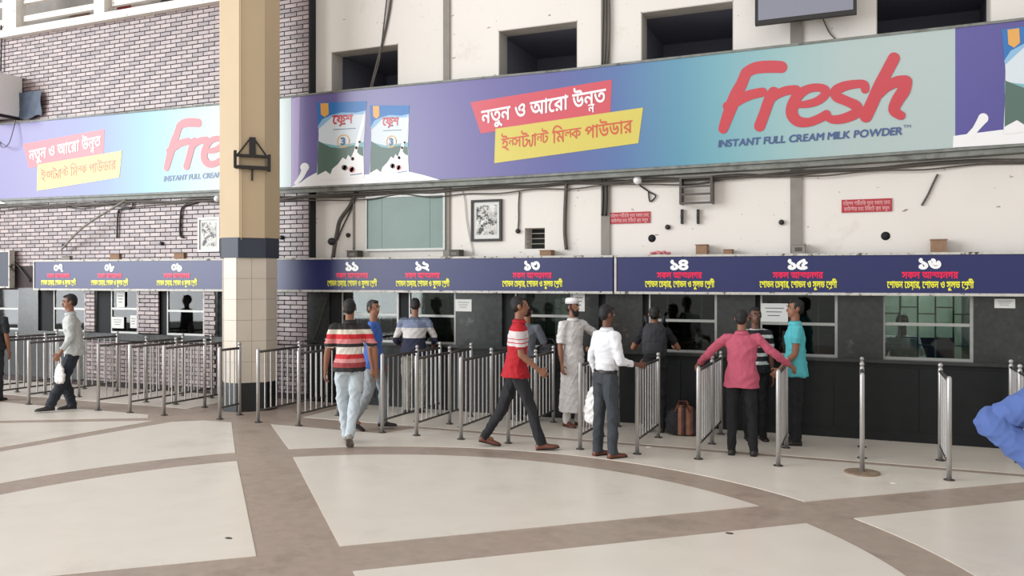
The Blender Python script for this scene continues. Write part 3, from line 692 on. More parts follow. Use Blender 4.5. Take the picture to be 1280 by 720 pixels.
# ================================================================== TICKET SIGNS
YS = 10.86
zt, zb = WZ(1280, 315.5, YS), WZ(1280, 369.5, YS)
zt2, zb2 = WZ(42, 326, YS), WZ(42, 362, YS)
def sgn(x, top):
    xa, xb = WX(42, YS), WX(1280, YS); t = (x - xa) / (xb - xa); return (zt2 + (zt - zt2) * t) if top else (zb2 + (zb - zb2) * t)
signs = []
for a, c, lab in ((42, 766, 'longer navy ticket counter sign, left part, counters seven to thirteen'), (768, 1400, 'navy ticket counter sign on the right, counters fourteen to sixteen')):
    xa, xb = WX(a, YS), min(WX(c, YS), 5.3) ; s_ = empty('counter_sign', (xa, YS, zb), label=lab, cat='sign')
    def poly4(x0, x1, y0, y1, e0, e1):   # box that follows the slight slope: e0/e1 insets at bottom/top
        pass
    def bx(x0, x1, y0, y1, f0, f1):
        A = [sgn(x0, False) * (1 - f0) + sgn(x0, True) * f0, sgn(x1, False) * (1 - f0) + sgn(x1, True) * f0, sgn(x1, False) * (1 - f1) + sgn(x1, True) * f1, sgn(x0, False) * (1 - f1) + sgn(x0, True) * f1]
        vs = [(x0, y0, A[0]), (x1, y0, A[1]), (x1, y0, A[2]), (x0, y0, A[3]), (x0, y1, A[0]), (x1, y1, A[1]), (x1, y1, A[2]), (x0, y1, A[3])]
        return MB().add([(v[0] - xa, v[1] - YS, v[2] - zb) for v in vs], [(0, 1, 2, 3), (7, 6, 5, 4), (0, 4, 5, 1), (3, 2, 6, 7), (1, 5, 6, 2), (0, 3, 7, 4)])
    bx(xa, xb, YS, YB + .0, .02, .98).build('sign_panel', M['signblue'], s_)
    bx(xa, xb, YS - .012, YB, .965, 1.02).build('frame_strip', M['battered'], s_)
    bx(xa, xb, YS - .012, YB, -.02, .045).build('frame_strip', M['battered'], s_)
    bx(xa - .0, xa + .03, YS - .012, YB, .045, .965).build('frame_strip', M['battered'], s_)
    signs.append((s_, xa))
wy = WX(1215, YS) - WX(1107, YS); wr_ = WX(1195, YS) - WX(1125, YS); wn = WX(1176, YS) - WX(1148, YS)
RL = 'স ক ল _ আ ন+ত ঃ ন গ র'; YL = 'ে শ া ভ ন _ ে চ য ় া র , _ ে শ া ভ ন _ ও _ স ু ল ভ _ ে শ RA ণ ী'
for dig, px in (('০ ৭', 73), ('০ ৮', 137), ('০ ৯', 221), ('১ ০', 318), ('১ ১', 440), ('১ ২', 528), ('১ ৩', 665), ('১ ৪', 849), ('১ ৫', 997), ('১ ৬', 1162)):
    s_, sx = signs[0] if px < 766 else signs[1]
    X = WX(px, YS); zbm = sgn(X, False); H_ = sgn(X, True) - zbm
    def wr2(tok, m, wd, f, k, nm, bold):
        o = write(tok, s_, M[m], nm, (X - wd / 2 - sx, zbm + H_ * f - zb), (X + wd / 2 - sx, zbm + H_ * f - zb), k, -.004, bold)
    wr2(dig, 'signwhite', wn, .63, H_ * .38, 'numeral', .05)
    wr2(RL, 'signred', wr_, .40, H_ * .235, 'lettering', .03); wr2(YL, 'signyellow', wy, .17, H_ * .235, 'lettering', .03)
fb = empty('notice_board', (WX(-20, YS), YS, WZ(0, 358, YS)), label='dark framed board cut by the left picture edge', cat='board')
x1 = WX(11, YS) - WX(-20, YS); h1 = WZ(5, 315, YS) - WZ(5, 358, YS)
MB().box(-.6, x1, .0, .1, 0, h1).build('board_face', M['navy'], fb)
for q in ((-.6, x1, -.01, .1, -.03, .0), (-.6, x1, -.01, .1, h1, h1 + .03), (x1, x1 + .03, -.01, .1, -.03, h1 + .03)): MB().box(*q).build('frame_strip', M['battered'], fb)
# boxes standing on the sign
for (a, c, t_, bo, lab, m) in ((1162, 1186, 300, 313.5, 'brown carton on the sign near its right end', 'card'), (868, 885, 306.5, 317.5, 'small brown carton on sign above counter fourteen', 'card'), (673, 690, 313.5, 321, 'low open carton under the wall vent', 'card'), (988, 1008, 306, 316.5, 'grey junction box at foot of the wide joint strip', 'conc'), (903, 916, 312.5, 317, 'flat torn card scrap on the sign', 'card'), (560, 575, 313, 322, 'dark grey fitting box below the green glass corner', 'cable'), (432, 448, 314, 323, 'grey fitting box below the cable bundle', 'cable'), (216, 231, 317, 326, 'brown box on the sign above counter nine', 'card'), (136, 150, 318, 326, 'brown box on the sign above counter eight', 'card'), (76, 88, 320.5, 326.5, 'pale box on the sign above counter seven', 'conc')):
    Yq = YS + .1; xa, xb = WX(a, Yq), WX(c, Yq); z0 = sgn((xa + xb) / 2, True) + .012; z1 = WZ(a, t_, Yq); hw = (xb - xa) / 2
    o = empty('carton' if m == 'card' else 'fitting_box', ((xa + xb) / 2, Yq, z0), label=lab, cat='box')
    MB().box(-hw * .8, hw * .8, 0, .16, 0, z1 - z0).build('box_body', M[m], o)
    MB().obox((0, .075, z1 - z0 + .005), (hw * .9, 0, .0), (0, .088, 0), (0, 0, .005)).build('lid', M[m], o)
    MB().box(-hw * .45, hw * .45, -.003, 0, (z1 - z0) * .25, (z1 - z0) * .7).build('flap', M['card' if m == 'card' else 'rail'], o)
o = MB()
for k in range(9):
    o.ell((WX(815 + k * 2.6, YS + .12), YS + .12 + random.uniform(-.03, .05), sgn(WX(820, YS), True) + .03 + random.uniform(0, .02)), (.03, .03, .022), nu=8, nv=6)
tag(o.build('crumpled_cloth', mat('pink_cloth', (200, 120, 126), .8), None, True), 'crumpled pink cloth scrap on sign left of counter fourteen', 'cloth')

# ================================================================== WALL FITTINGS
def framed(px0, px1, py0, py1, Y, lab, name='framed_picture', seed=1, fm='black'):
    xa, xb = WX(px0, Y), WX(px1, Y); z0, z1 = WZ(px0, py1, Y), WZ(px0, py0, Y); xc, wd, ht = (xa + xb) / 2, xb - xa, z1 - z0
    o = empty(name, (xc, Y, z0), label=lab, cat='picture'); hw = wd / 2; t = .035
    for q in ((-hw, hw, -.04, 0, 0, t), (-hw, hw, -.04, 0, ht - t, ht), (-hw, -hw + t, -.04, 0, t, ht - t), (hw - t, hw, -.04, 0, t, ht - t)): MB().box(*q).build('frame_rail', M[fm], o)
    MB().box(-hw + t, hw - t, -.02, 0, t, ht - t).build('mount', M['paper'], o)
    mm = mat('drawn_print', (208, 206, 200), .5, vary=.5, scale=11, detail=8, stain=(60, 60, 60), stain_scale=9, stain_lo=.5, stain_hi=.56)
    MB().box(-hw + t * 2.4, hw - t * 2.4, -.024, -.02, t * 2.8, ht - t * 2.4).build('print', mm, o); return o
framed(590, 628, 250.5, 302, YU, 'black framed drawing on the plaster wall left of the vent')
framed(249, 276, 272.5, 315, YB - .005, 'pale framed drawing hung on the brickwork beside the column', fm='frame')
# green glass board window
xa, xb, z0, z1 = WX(459, YU), WX(558, YU), WZ(500, 313.5, YU), WZ(500, 244, YU); xc = (xa + xb) / 2
gw = empty('green_glass_panel', (xc, YU, z0), label='green tinted glass panel in pale frame reflecting trees', cat='window'); hw, ht = (xb - xa) / 2, z1 - z0
for q in ((-hw, hw, -.05, 0, 0, .035), (-hw, hw, -.05, 0, ht - .035, ht), (-hw, -hw + .025, -.05, 0, .035, ht - .035), (hw - .035, hw, -.05, 0, .035, ht - .035)): MB().box(*q).build('frame_rail', M['frame'], gw)
MB().box(-hw + .025, hw - .035, -.03, 0, .035, ht - .035).build('pane', M['greenglass'], gw)
for px, d in ((478, .0), (538, .0)):
    x = WX(px, YU) - xc; MB().box(x - .008, x + .008, -.034, -.03, .035, ht - .035).build('glazing_bead', M['greenglass'], gw)
# plaques
for px0, px1, py0, py1, lab in ((762, 813, 266, 280, 'torn red plaque beside the vertical cables'), (1052, 1115, 250, 266, 'red plaque on the wall above counter sixteen')):
    xa, xb, z0, z1 = WX(px0, YU), WX(px1, YU), WZ(px0, py1, YU), WZ(px0, py0, YU)
    o = empty('red_plaque', ((xa + xb) / 2, YU, z0), label=lab, cat='sign'); hw, ht = (xb - xa) / 2, z1 - z0
    MB().box(-hw, hw, -.015, 0, 0, ht).build('plate', M['plaque'], o)
    write('ন ি র া প দ _ শ া র ী র ি ক _ দ ূ র ত _ ব জ া য ় _ ে র খ ে', o, M['plaquetext'], 'lettering', (-hw * .94, ht * .56), (hw * .94, ht * .56), ht * .42, -.018, .01)
    write('ক া উ ন+ট া র _ হ ত ে _ ট ি ক ে ট _ ক RA য ় _ ক র ু ন', o, M['plaquetext'], 'lettering', (-hw * .9, ht * .12), (hw * .9, ht * .12), ht * .42, -.018, .01)
# papers taped on the granite and glass
for px0, px1, py0, py1, lab, Yp in ((569.5, 589.5, 374, 389, 'white paper taped on granite right of the sweater man', YB + .008), (1243, 1269, 373.5, 385, 'small white notice on the rightmost granite pier', YB + .008), (951, 985, 379, 402, 'large white notice inside the window behind the pink shirt', YB + .045), (146, 156, 365, 384, 'tall paper at top of the left taped window', YB + .045), (140, 155, 396, 410, 'white paper low in the left taped window', YB + .045), (163, 171, 394, 410, 'narrow paper at right side of the left taped window', YB + .045), (716, 731, 366, 389, 'white slip on pane right of the capped head', YB + .006)):
    xa, xb, z0, z1 = WX(px0, Yp), WX(px1, Yp), WZ(px0, py1, Yp), WZ(px0, py0, Yp)
    o = empty('paper_notice', ((xa + xb) / 2, Yp, z0), label=lab, cat='notice'); hw, ht = (xb - xa) / 2, z1 - z0
    MB().box(-hw, hw, -.004, 0, 0, ht).build('sheet', M['paper'], o)
    b = MB()
    for k in range(3): b.box(-hw * (.7 - .1 * k), hw * (.7 - .15 * k), -.0055, -.004, ht * (.72 - .2 * k), ht * (.76 - .2 * k))
    b.build('print_lines', M['ink'], o)
# ladder-like iron rack and the two T brackets
xa, xb, z0, z1 = WX(852, YU), WX(893, YU), WZ(870, 256, YU), WZ(870, 223, YU)
o = empty('iron_rack', ((xa + xb) / 2, YU, z0), label='small black iron rack with bars high on the plaster wall', cat='rack'); hw, ht = (xb - xa) / 2, z1 - z0
for x in (-hw, hw - .03): MB().box(x, x + .03, -.16, 0, 0, ht).build('upright', M['rail'], o)
for f in (0, .33, .62, .95): MB().box(-hw + .03, hw - .03, -.16, -.12, ht * f, ht * f + .025).build('crossbar', M['rail'], o)
for px, lab in ((853, 'rusty T bracket, left one below the iron rack'), (873, 'rusty T bracket, right one below the iron rack')):
    xa, z0, z1 = WX(px, YU), WZ(px, 280, YU), WZ(px, 262, YU)
    o = empty('wall_bracket', (xa, YU, z0), label=lab, cat='bracket')
    MB().box(-.015, .015, -.05, 0, 0, z1 - z0).build('plate', M['black'], o); MB().box(-.01, .01, -.1, -.04, (z1 - z0) * .45, (z1 - z0) * .6).build('stub', M['rail'], o)
# globe lamps
for px, py, Y, lab, r in ((799, 226, YU, 'white globe lamp under the tray beside the iron rack', .06), (276, 249, YB, 'white globe lamp under the tray beside the column', .055)):
    X, Z = W(px, py, Y); o = empty('globe_lamp', (X, Y, Z), label=lab, cat='lamp')
    MB().ell((0, -r - .03, 0), (r, r, r), nu=16, nv=10).build('globe', M['white'], o, True); MB().tube([(0, -.04, 0), (0, 0, 0)], .03, 10).build('base', M['conc'], o)
# hung screen with bracket
xa, xb = WX(944, YU - .35), WX(1071, YU - .35); z0 = WZ(944, 32, YU - .35)
o = empty('hung_screen', ((xa + xb) / 2, YU, z0), label='dark flat screen hung above the billboard, seen from below', cat='screen'); hw = (xb - xa) / 2
MB().box(-hw, hw, -.38, -.3, 0, .8).build('screen_body', M['black'], o); MB().box(-hw + .04, hw - .04, -.384, -.38, .05, .76).build('screen_glass', M['upper_dark'], o)
MB().box(-.06, .06, -.3, 0, .2, .6).build('wall_mount', M['rail'], o)
tag(cable([wc_(1028, 22), wc_(1036, 40), wc_(1045, 50), wc_(1052, 56)], .008), 'thin cable dropping from the hung screen', 'cable')
# cables and pipes on the plaster wall
cable([wc_(492, -30), wc_(488, 10), wc_(481, 45), wc_(472, 80), wc_(464, 112), wc_(461, 125)], .02, 'cable', 'thick grey cable hanging past the first dark opening')
cable([wc_(488, -30, .03), wc_(483, 15, .03), wc_(479, 50, .03), wc_(475, 78, .03), wc_(468, 104, .03), wc_(465, 125, .03)], .012, 'cable', 'thinner cable hanging beside the thick grey one')
for k, px in enumerate((755.5, 758.5, 762)): cable([wc_(px, -20, .05), wc_(px - 1 + k, 40, .045), wc_(px - 2, 82, .05)], .012, 'cable', ['left', 'middle', 'right'][k] + ' of three vertical cables above the billboard middle')
for k, px in enumerate((754, 758.5)): cable([wc_(px, 225, .05), wc_(px + 1, 245, .045), wc_(px, 270, .05)], .016, 'black', ['left', 'right'][k] + ' of two black cable ends below the billboard')
cable([wc_(709, 228, .035), wc_(707.5, 260, .035), wc_(707, 290, .035), wc_(709, 312, .035)], .028, 'cable', 'grey vertical pipe between the vent and the joint strip')
cable([wc_(650, 240), wc_(649, 255), wc_(649, 275), wc_(648, 288)], .012, 'cable', 'short dark cable dropping to a socket by the vent')
cable([wc_(577, 238), wc_(581, 250), wc_(584, 280), wc_(592, 318)], .009, 'paper', 'pale cable curving down left of the framed drawing')
cable([wc_(446, 240), wc_(438, 258), wc_(426, 275), wc_(422, 292), wc_(420, 302), wc_(417, 322)], .034, 'cable', 'thick cable bundle curving down left of the green glass')
cable([wc_(449, 240, .03), wc_(440, 262, .03), wc_(429, 285, .03), wc_(423, 300, .03)], .012, 'black', 'thin black cable beside the bundle')
cable([wc_(443, 245), wc_(443, 280), wc_(443, 312)], .018, 'conc', 'straight grey conduit left of the green glass')
cable([wc_(800, 232), wc_(812, 240), wc_(820, 245), wc_(813, 252), wc_(811, 240)], .01, 'black', 'loop of black cable left of the iron rack')
cable([wc_(1172, 218), wc_(1166, 230), wc_(1160, 243), wc_(1152, 257)], .012, 'cable', 'frayed cable end hanging right of the red plaque')
cable([(WX(161), YB - .05, WZ(161, 250)), (WX(120), YB - .25, WZ(120, 284)), (WX(84), YB - .12, WZ(84, 312))], .022, 'conc', 'diagonal grey stay pipe across the brickwork')
cable([(WX(168), YB - .03, WZ(168, 252)), (WX(166), YB - .03, WZ(166, 260)), (WX(152), YB - .03, WZ(152, 262)), (WX(149), YB - .03, WZ(149, 270)), (WX(148), YB - .03, WZ(148, 298))], .016, 'black', 'hooked black pipe on the brickwork near the diagonal stay')
cable([(WX(262), YB - .03, WZ(262, 248)), (WX(244), YB - .03, WZ(244, 254)), (WX(230), YB - .03, WZ(230, 259)), (WX(227), YB - .03, WZ(227, 275)), (WX(227), YB - .03, WZ(227, 294)), (WX(231), YB - .03, WZ(231, 297))], .018, 'black', 'black bent pipe on the brickwork left of the pale drawing')
cable([(WX(13), YB - .03, WZ(13, 318)), (WX(25), YB - .03, WZ(25, 333)), (WX(40), YB - .03, WZ(40, 352))], .018, 'black', 'black stay beside the left dark board')
cable([(WX(411), YB - .03, WZ(411, 371)), (WX(406), YB - .04, WZ(406, 390)), (WX(399), YB - .04, WZ(399, 412)), (WX(390), YB - .03, WZ(390, 432))], .014, 'black', 'black cable slanting across the first granite pier')
o = MB().ell((0, 0, 0), (.075, .05, .06), nu=10, nv=8).build('cable_gland', M['black'], None, True); X, Z = W(417, 302, YU); o.location = (X, YU - .05, Z); tag(o, 'black round fitting where the cable bundle ends', 'fitting')
for (px, py, Y, lab) in ((436, 294, YU, 'small black stud right of the cable bundle end'), (648, 289, YU, 'small grey socket below the short dark cable'), (203, 304.5, YB, 'black stud on the brickwork above counter nine'), (81, 307, YB, 'black fitting at foot of the diagonal stay'), (353, 297, YB, 'black stud on the brickwork right of the column'), (835, 284, YU, 'small grey cup fitting between plaque and rack'), (977, 278, YU, 'small black stud left of the wide joint strip')):
    X, Z = W(px, py, Y); o = MB().tube([(0, 0, 0), (0, -.035, 0), (0, -.05, 0)], [.035, .035, .02], 10).build('wall_stud', M['black'], None, True); o.location = (X, Y, Z); tag(o, lab, 'fitting')
# air conditioner at left and dark patch beside it
X, Z = W(0, 150, YB - .35); o = empty('air_conditioner', (X - .25, YB - .225, WZ(0, 148, YB - .3)), label='pale air conditioner unit cut by the left edge above the billboard', cat='air conditioner')
MB().box(-.35, .42, -.3, .2, .05, .82).build('casing', M['white'], o)
for k in range(12): MB().box(-.3, .37, -.312, -.3, .12 + k * .052, .14 + k * .052).build('louvre', M['conc'], o)
MB().box(-.3, -.25, -.3, .2, 0, .05).box(.32, .37, -.3, .2, 0, .05).build('foot', M['black'], o)
dk = MB(); rows = []  # folded sheet standing in for an unidentified dark patch
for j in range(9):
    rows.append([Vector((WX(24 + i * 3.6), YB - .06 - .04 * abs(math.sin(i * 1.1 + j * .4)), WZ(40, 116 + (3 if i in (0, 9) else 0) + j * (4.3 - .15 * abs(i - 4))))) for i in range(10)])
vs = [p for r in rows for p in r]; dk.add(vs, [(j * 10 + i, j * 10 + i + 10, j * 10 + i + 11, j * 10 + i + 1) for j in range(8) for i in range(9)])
tag(dk.build('dark_patch', mat('slate_patch', (74, 86, 104), .6, vary=.2), None, True), 'dark blue tarpaulin on the brickwork beside the air conditioner', 'patch')
cable([(WX(2), YB - .05, WZ(2, 150)), (WX(3), YB - .05, WZ(3, 175)), (WX(15), YB - .2, WZ(15, 186)), (WX(24), YB - .2, WZ(24, 180)), (WX(26), YB - .1, WZ(26, 150))], .008, 'cable', 'thin wire looping down below the air conditioner')
cable([(WX(10), YB - .14, WZ(10, 34)), (WX(5), YB - .05, WZ(5, 48)), (WX(4), YB - .05, WZ(4, 90))], .014, 'black', 'black wire falling from the balcony above the air conditioner')
# things on the balcony
for px, lab, c in ((160, 'red bundle on the balcony seen between rails', (150, 62, 60)), (178, 'pale folded bundle on the balcony beside the red one', (190, 182, 176)), (20, 'blue sack on the balcony at far left', (90, 100, 128)), (100, 'brown sack on the balcony, middle bay', (120, 96, 84)), (215, 'dark sack on the balcony near the column', (66, 64, 68))):
    o = MB().ell((0, 0, .16), (.26, .18, .2), nu=14, nv=8).build('cloth_bundle', mat('bundle_cloth', c, .8), None, True); o.location = (WX(px, YB + .4), YB + .42, 6.8); tag(o, lab, 'bundle')
# holder bracket on the column
d = Vector((-FW[0] * 0 + cx, cy, 0)).normalized()
nf = Vector((.7071, -.7071, 0)); tf = Vector((.7071, .7071, 0)); fc_ = Vector((cx, cy, 0)) + nf * (.86 * .7071 - .43 * 0 - (.86 / 2 - .345 / 2) * .7071)
def onc(u, z, off): return fc_ + nf * off + tf * u + Vector((0, 0, z))
def zc(py): return CAMH + (HZ - py) * 12.2 / FPX
o = empty('column_bracket', onc(0, zc(215), 0), label='black iron holder frame with rod fixed on the column face', cat='bracket')
def ob(nm, u0, u1, z0_, z1_, o0, o1, m='black'):
    c = onc((u0 + u1) / 2, (z0_ + z1_) / 2, (o0 + o1) / 2) - onc(0, zc(215), 0); MB().obox(c, tf * (u1 - u0) / 2, nf * (o1 - o0) / 2, (0, 0, (z1_ - z0_) / 2)).build(nm, M[m], o)
ob('side_bar', -.26, -.22, zc(211), zc(190), 0.005, .1); ob('side_bar', .22, .26, zc(214), zc(193), 0.005, .1)
ob('cross_bar', -.24, .24, zc(197), zc(194), 0.01, .09); ob('cross_bar', -.24, .24, zc(212), zc(208), 0.01, .09)
ob('rod', -.012, .012, zc(226), zc(212), .02, .05); ob('hook', -.04, .05, zc(194), zc(172), .02, .05)
for s in (-1, 1):
    a, b_ = onc(s * .2, zc(194), .04) - onc(0, zc(215), 0), onc(s * .03, zc(174), .04) - onc(0, zc(215), 0); MB().tube([a, b_], .012, 6).build('brace', M['black'], o)
tag(cable([onc(-.15, zc(300), .06 - .05), onc(-.15, zc(250), .012), onc(-.16, zc(100), .012), onc(-.16, zc(-30), .012)], .006, 'colpaint'), 'thin painted wire running up the column face', 'cable')

# ================================================================== QUEUE BARRIERS
PH = 1.0
rand = random.Random(11)
def barrier(X, lab, ys=(9.05, 9.95, 10.62), base=False, dx=0.0, gs='polished steel queue barriers in front of the counters'):
    o = empty('queue_barrier', (X, ys[0], 0), label=lab, cat='barrier', group=gs)
    for i, y in enumerate(ys):
        b = MB(); lx = dx * (y - ys[0])
        b.tube([(lx, y - ys[0], 0), (lx, y - ys[0], PH - .01), (lx, y - ys[0], PH + .012)], [.024, .024, .014], 12)
        b.build('post', M['steel'], o, True)
        MB().tube([(lx, y - ys[0], 0.0), (lx, y - ys[0], .008)], .05, 12).build('floor_flange', M['rail'], o)
        if i > 0: MB().ell((lx, y - ys[0], PH + .03), (.026, .026, .026), nu=10, nv=8).build('post_knob', M['steel'], o, True)
    for i in range(len(ys) - 1):
        y0, y1 = ys[i] - ys[0] + .02, ys[i + 1] - ys[0] - .02
        MB().tube([(dx * y0, y0, PH - .035), (dx * y1, y1, PH - .035)], .018, 8).build('top_rail', M['rail'], o, True)
        MB().tube([(dx * y0, y0, .16), (dx * y1, y1, .16)], .014, 8).build('bottom_rail', M['rail'], o, True)
        n_ = max(4, int((y1 - y0) / .115))
        for k in range(1, n_):
            y = y0 + (y1 - y0) * k / n_
            MB().tube([(dx * y, y, .165), (dx * y, y, PH - .04)], .0105, 6, cap=False).build('bar', M['steel'], o, True)
    if base: MB().tube([(0, 0, 0.0), (0, 0, .012), (0, 0, .016)], [.17, .17, .15], 28).build('base_plate', mat('rusty_plate', (142, 122, 102), .6, vary=.25, scale=14), o)
    return o
B3 = (9.05, 9.95, 10.62); B2 = (9.05, 10.0)
for X, lab, ys, base in ((1.57, 'steel queue barrier behind the bending blue figure at the right edge', (9.4, 10.2, 10.76), False), (.80, 'two-post steel barrier below counter sixteen', B2, False), (.02, 'edge-on steel barrier with round base plate', (9.05, 9.8, 10.45), True),
                         (-.79, 'two-post steel barrier between pink and turquoise shirts', (9.05, 10.05), False), (-1.62, 'steel barrier under the left hand of the man in pink', B3, False), (-2.30, 'two-post steel barrier left of the striped bag', (9.05, 10.1), False),
                         (-2.97, 'steel barrier beside the man in the white shirt', (9.05, 9.9, 10.66), False), (-3.87, 'steel barrier between the striding legs of the red shirted man', B3, False), (-4.5, 'steel barrier left of the red shirted man, nearest to him', B3, False),
                         (-5.12, 'second steel barrier left of the red shirted man', B3, False), (-5.62, 'steel barrier just right of the blue shirted man', B3, False), (-6.92, 'steel barrier behind the striped polo man', B3, False),
                         (-7.6, 'steel barrier at the right foot of the column', B3, False), (-8.27, 'steel barrier in front of the column plinth', (9.05, 9.45, ), False), (-9.25, 'steel barrier left of the column, nearest', (9.0, 9.8, 10.62), False),
                         (-9.88, 'second steel barrier left of the column', (8.97, 9.85, 10.62), False), (-10.5, 'steel barrier just right of the leaning man', (8.95, 9.85, 10.62), False), (-12.0, 'steel barrier just left of the leaning man', (8.95, 9.85, 10.62), False),
                         (-12.8, 'leftmost but one steel barrier', (8.95, 9.85, 10.62), False), (-13.5, 'leftmost steel barrier, cut by the picture edge', (8.95, 9.85, 10.62), False)):
    barrier(X, lab, ys, base)
# ================================================================== PEOPLE
exec_people = True
def vn(v): return Vector(v).normalized()
def remesh(mb, name, m, voxel, smooth=3, wr=0.0, seed=0, wf=14.0):
    me = mb.mesh(name, m, True); o = bpy.data.objects.new(name, me); C.objects.link(o)
    md = o.modifiers.new('r', 'REMESH'); md.mode = 'VOXEL'; md.voxel_size = voxel; md.use_smooth_shade = True
    if smooth: s = o.modifiers.new('s', 'SMOOTH'); s.iterations = smooth; s.factor = .5
    dg = bpy.context.evaluated_depsgraph_get(); out = bpy.data.meshes.new_from_object(o.evaluated_get(dg), depsgraph=dg)
    bpy.data.objects.remove(o); bpy.data.meshes.remove(me); out.name = name
    if wr > 0:
        N = len(out.vertices); co = np.empty(N * 3); out.vertices.foreach_get('co', co); co = co.reshape(-1, 3)
        no = np.empty(N * 3); out.vertices.foreach_get('normal', no); no = no.reshape(-1, 3)
        x, y, z = co.T; d = np.zeros(N); rs = np.random.RandomState(seed)
        for k in range(7):
            a = rs.normal(size=3) * (wf, wf, wf * 1.2); ph = rs.uniform(0, 6.28); q = a[0] * x + a[1] * y + a[2] * z + ph
            q = q + 1.3 * np.sin((a[1] * x - a[0] * z + a[2] * y) * .7 + ph * 2); d += (1 - np.abs(np.sin(q))) ** 2 - .35
        co += no * (d * wr / 2.2)[:, None]; out.vertices.foreach_set('co', co.ravel()); out.update()
    if not out.materials: out.materials.append(m)
    out.polygons.foreach_set('use_smooth', [True] * len(out.polygons))
    return out
def capsule(mb, pts, rs, ends=(True, True), n=14):
    pts = [Vector(p) for p in pts]
    for i, (p, r) in enumerate(zip(pts, rs)):
        if (i == 0 and not ends[0]) or (i == len(pts) - 1 and not ends[1]): continue
        mb.ell(p, (r, r, r), nu=n, nv=8)
    for i in range(len(pts) - 1):
        if (pts[i + 1] - pts[i]).length > 1e-4: mb.tube([pts[i], pts[i + 1]], [rs[i], rs[i + 1]], n)
def ring(c, ax, ay, n=18): return [Vector(c) + Vector(ax) * math.cos(2 * PI * k / n) + Vector(ay) * math.sin(2 * PI * k / n) for k in range(n)]
def hand(mb, wrist, d, palm_n, side, curl, s=1.0):
    """d: direction of the fingers, palm_n: direction the palm faces, side: which way the thumb is"""
    d = vn(d); pn = vn(Vector(palm_n) - d * d.dot(Vector(palm_n))); t = d.cross(pn).normalized() * side
    c = Vector(wrist) + d * .045 * s
    rings = [ring(Vector(wrist) + d * a * s, t * w_ * s, pn * h_ * s, 12) for a, w_, h_ in ((-.005, .024, .019), (.03, .034, .018), (.065, .041, .016), (.09, .038, .013))]
    mb.loft(rings)
    for k, (off, L) in enumerate(((.03, .068), (.010, .078), (-.010, .072), (-.03, .056))):
        p = Vector(wrist) + d * .088 * s + t * off * s; dd = (d + t * off * 2.2).normalized(); pts = [p - dd * .01]; rr = [.0105 * s, .0098 * s, .009 * s, .0078 * s]; a = 0
        for j, f in enumerate((.45, .32, .25)):
            a += curl * (.9 if j == 0 else 1.1); p = p + (dd * math.cos(a) + pn * math.sin(a)) * L * f * s; pts.append(p)
        capsule(mb, pts, rr, n=8)
    p = Vector(wrist) + d * .025 * s + t * .03 * s; capsule(mb, [p, p + (d * .5 + t * .8 + pn * .2).normalized() * .035 * s, p + (d * .5 + t * .8 + pn * .2).normalized() * .035 * s + (d * .9 + t * .3 + pn * .4).normalized() * .032 * s], [.013 * s, .0115 * s, .009 * s], n=8)
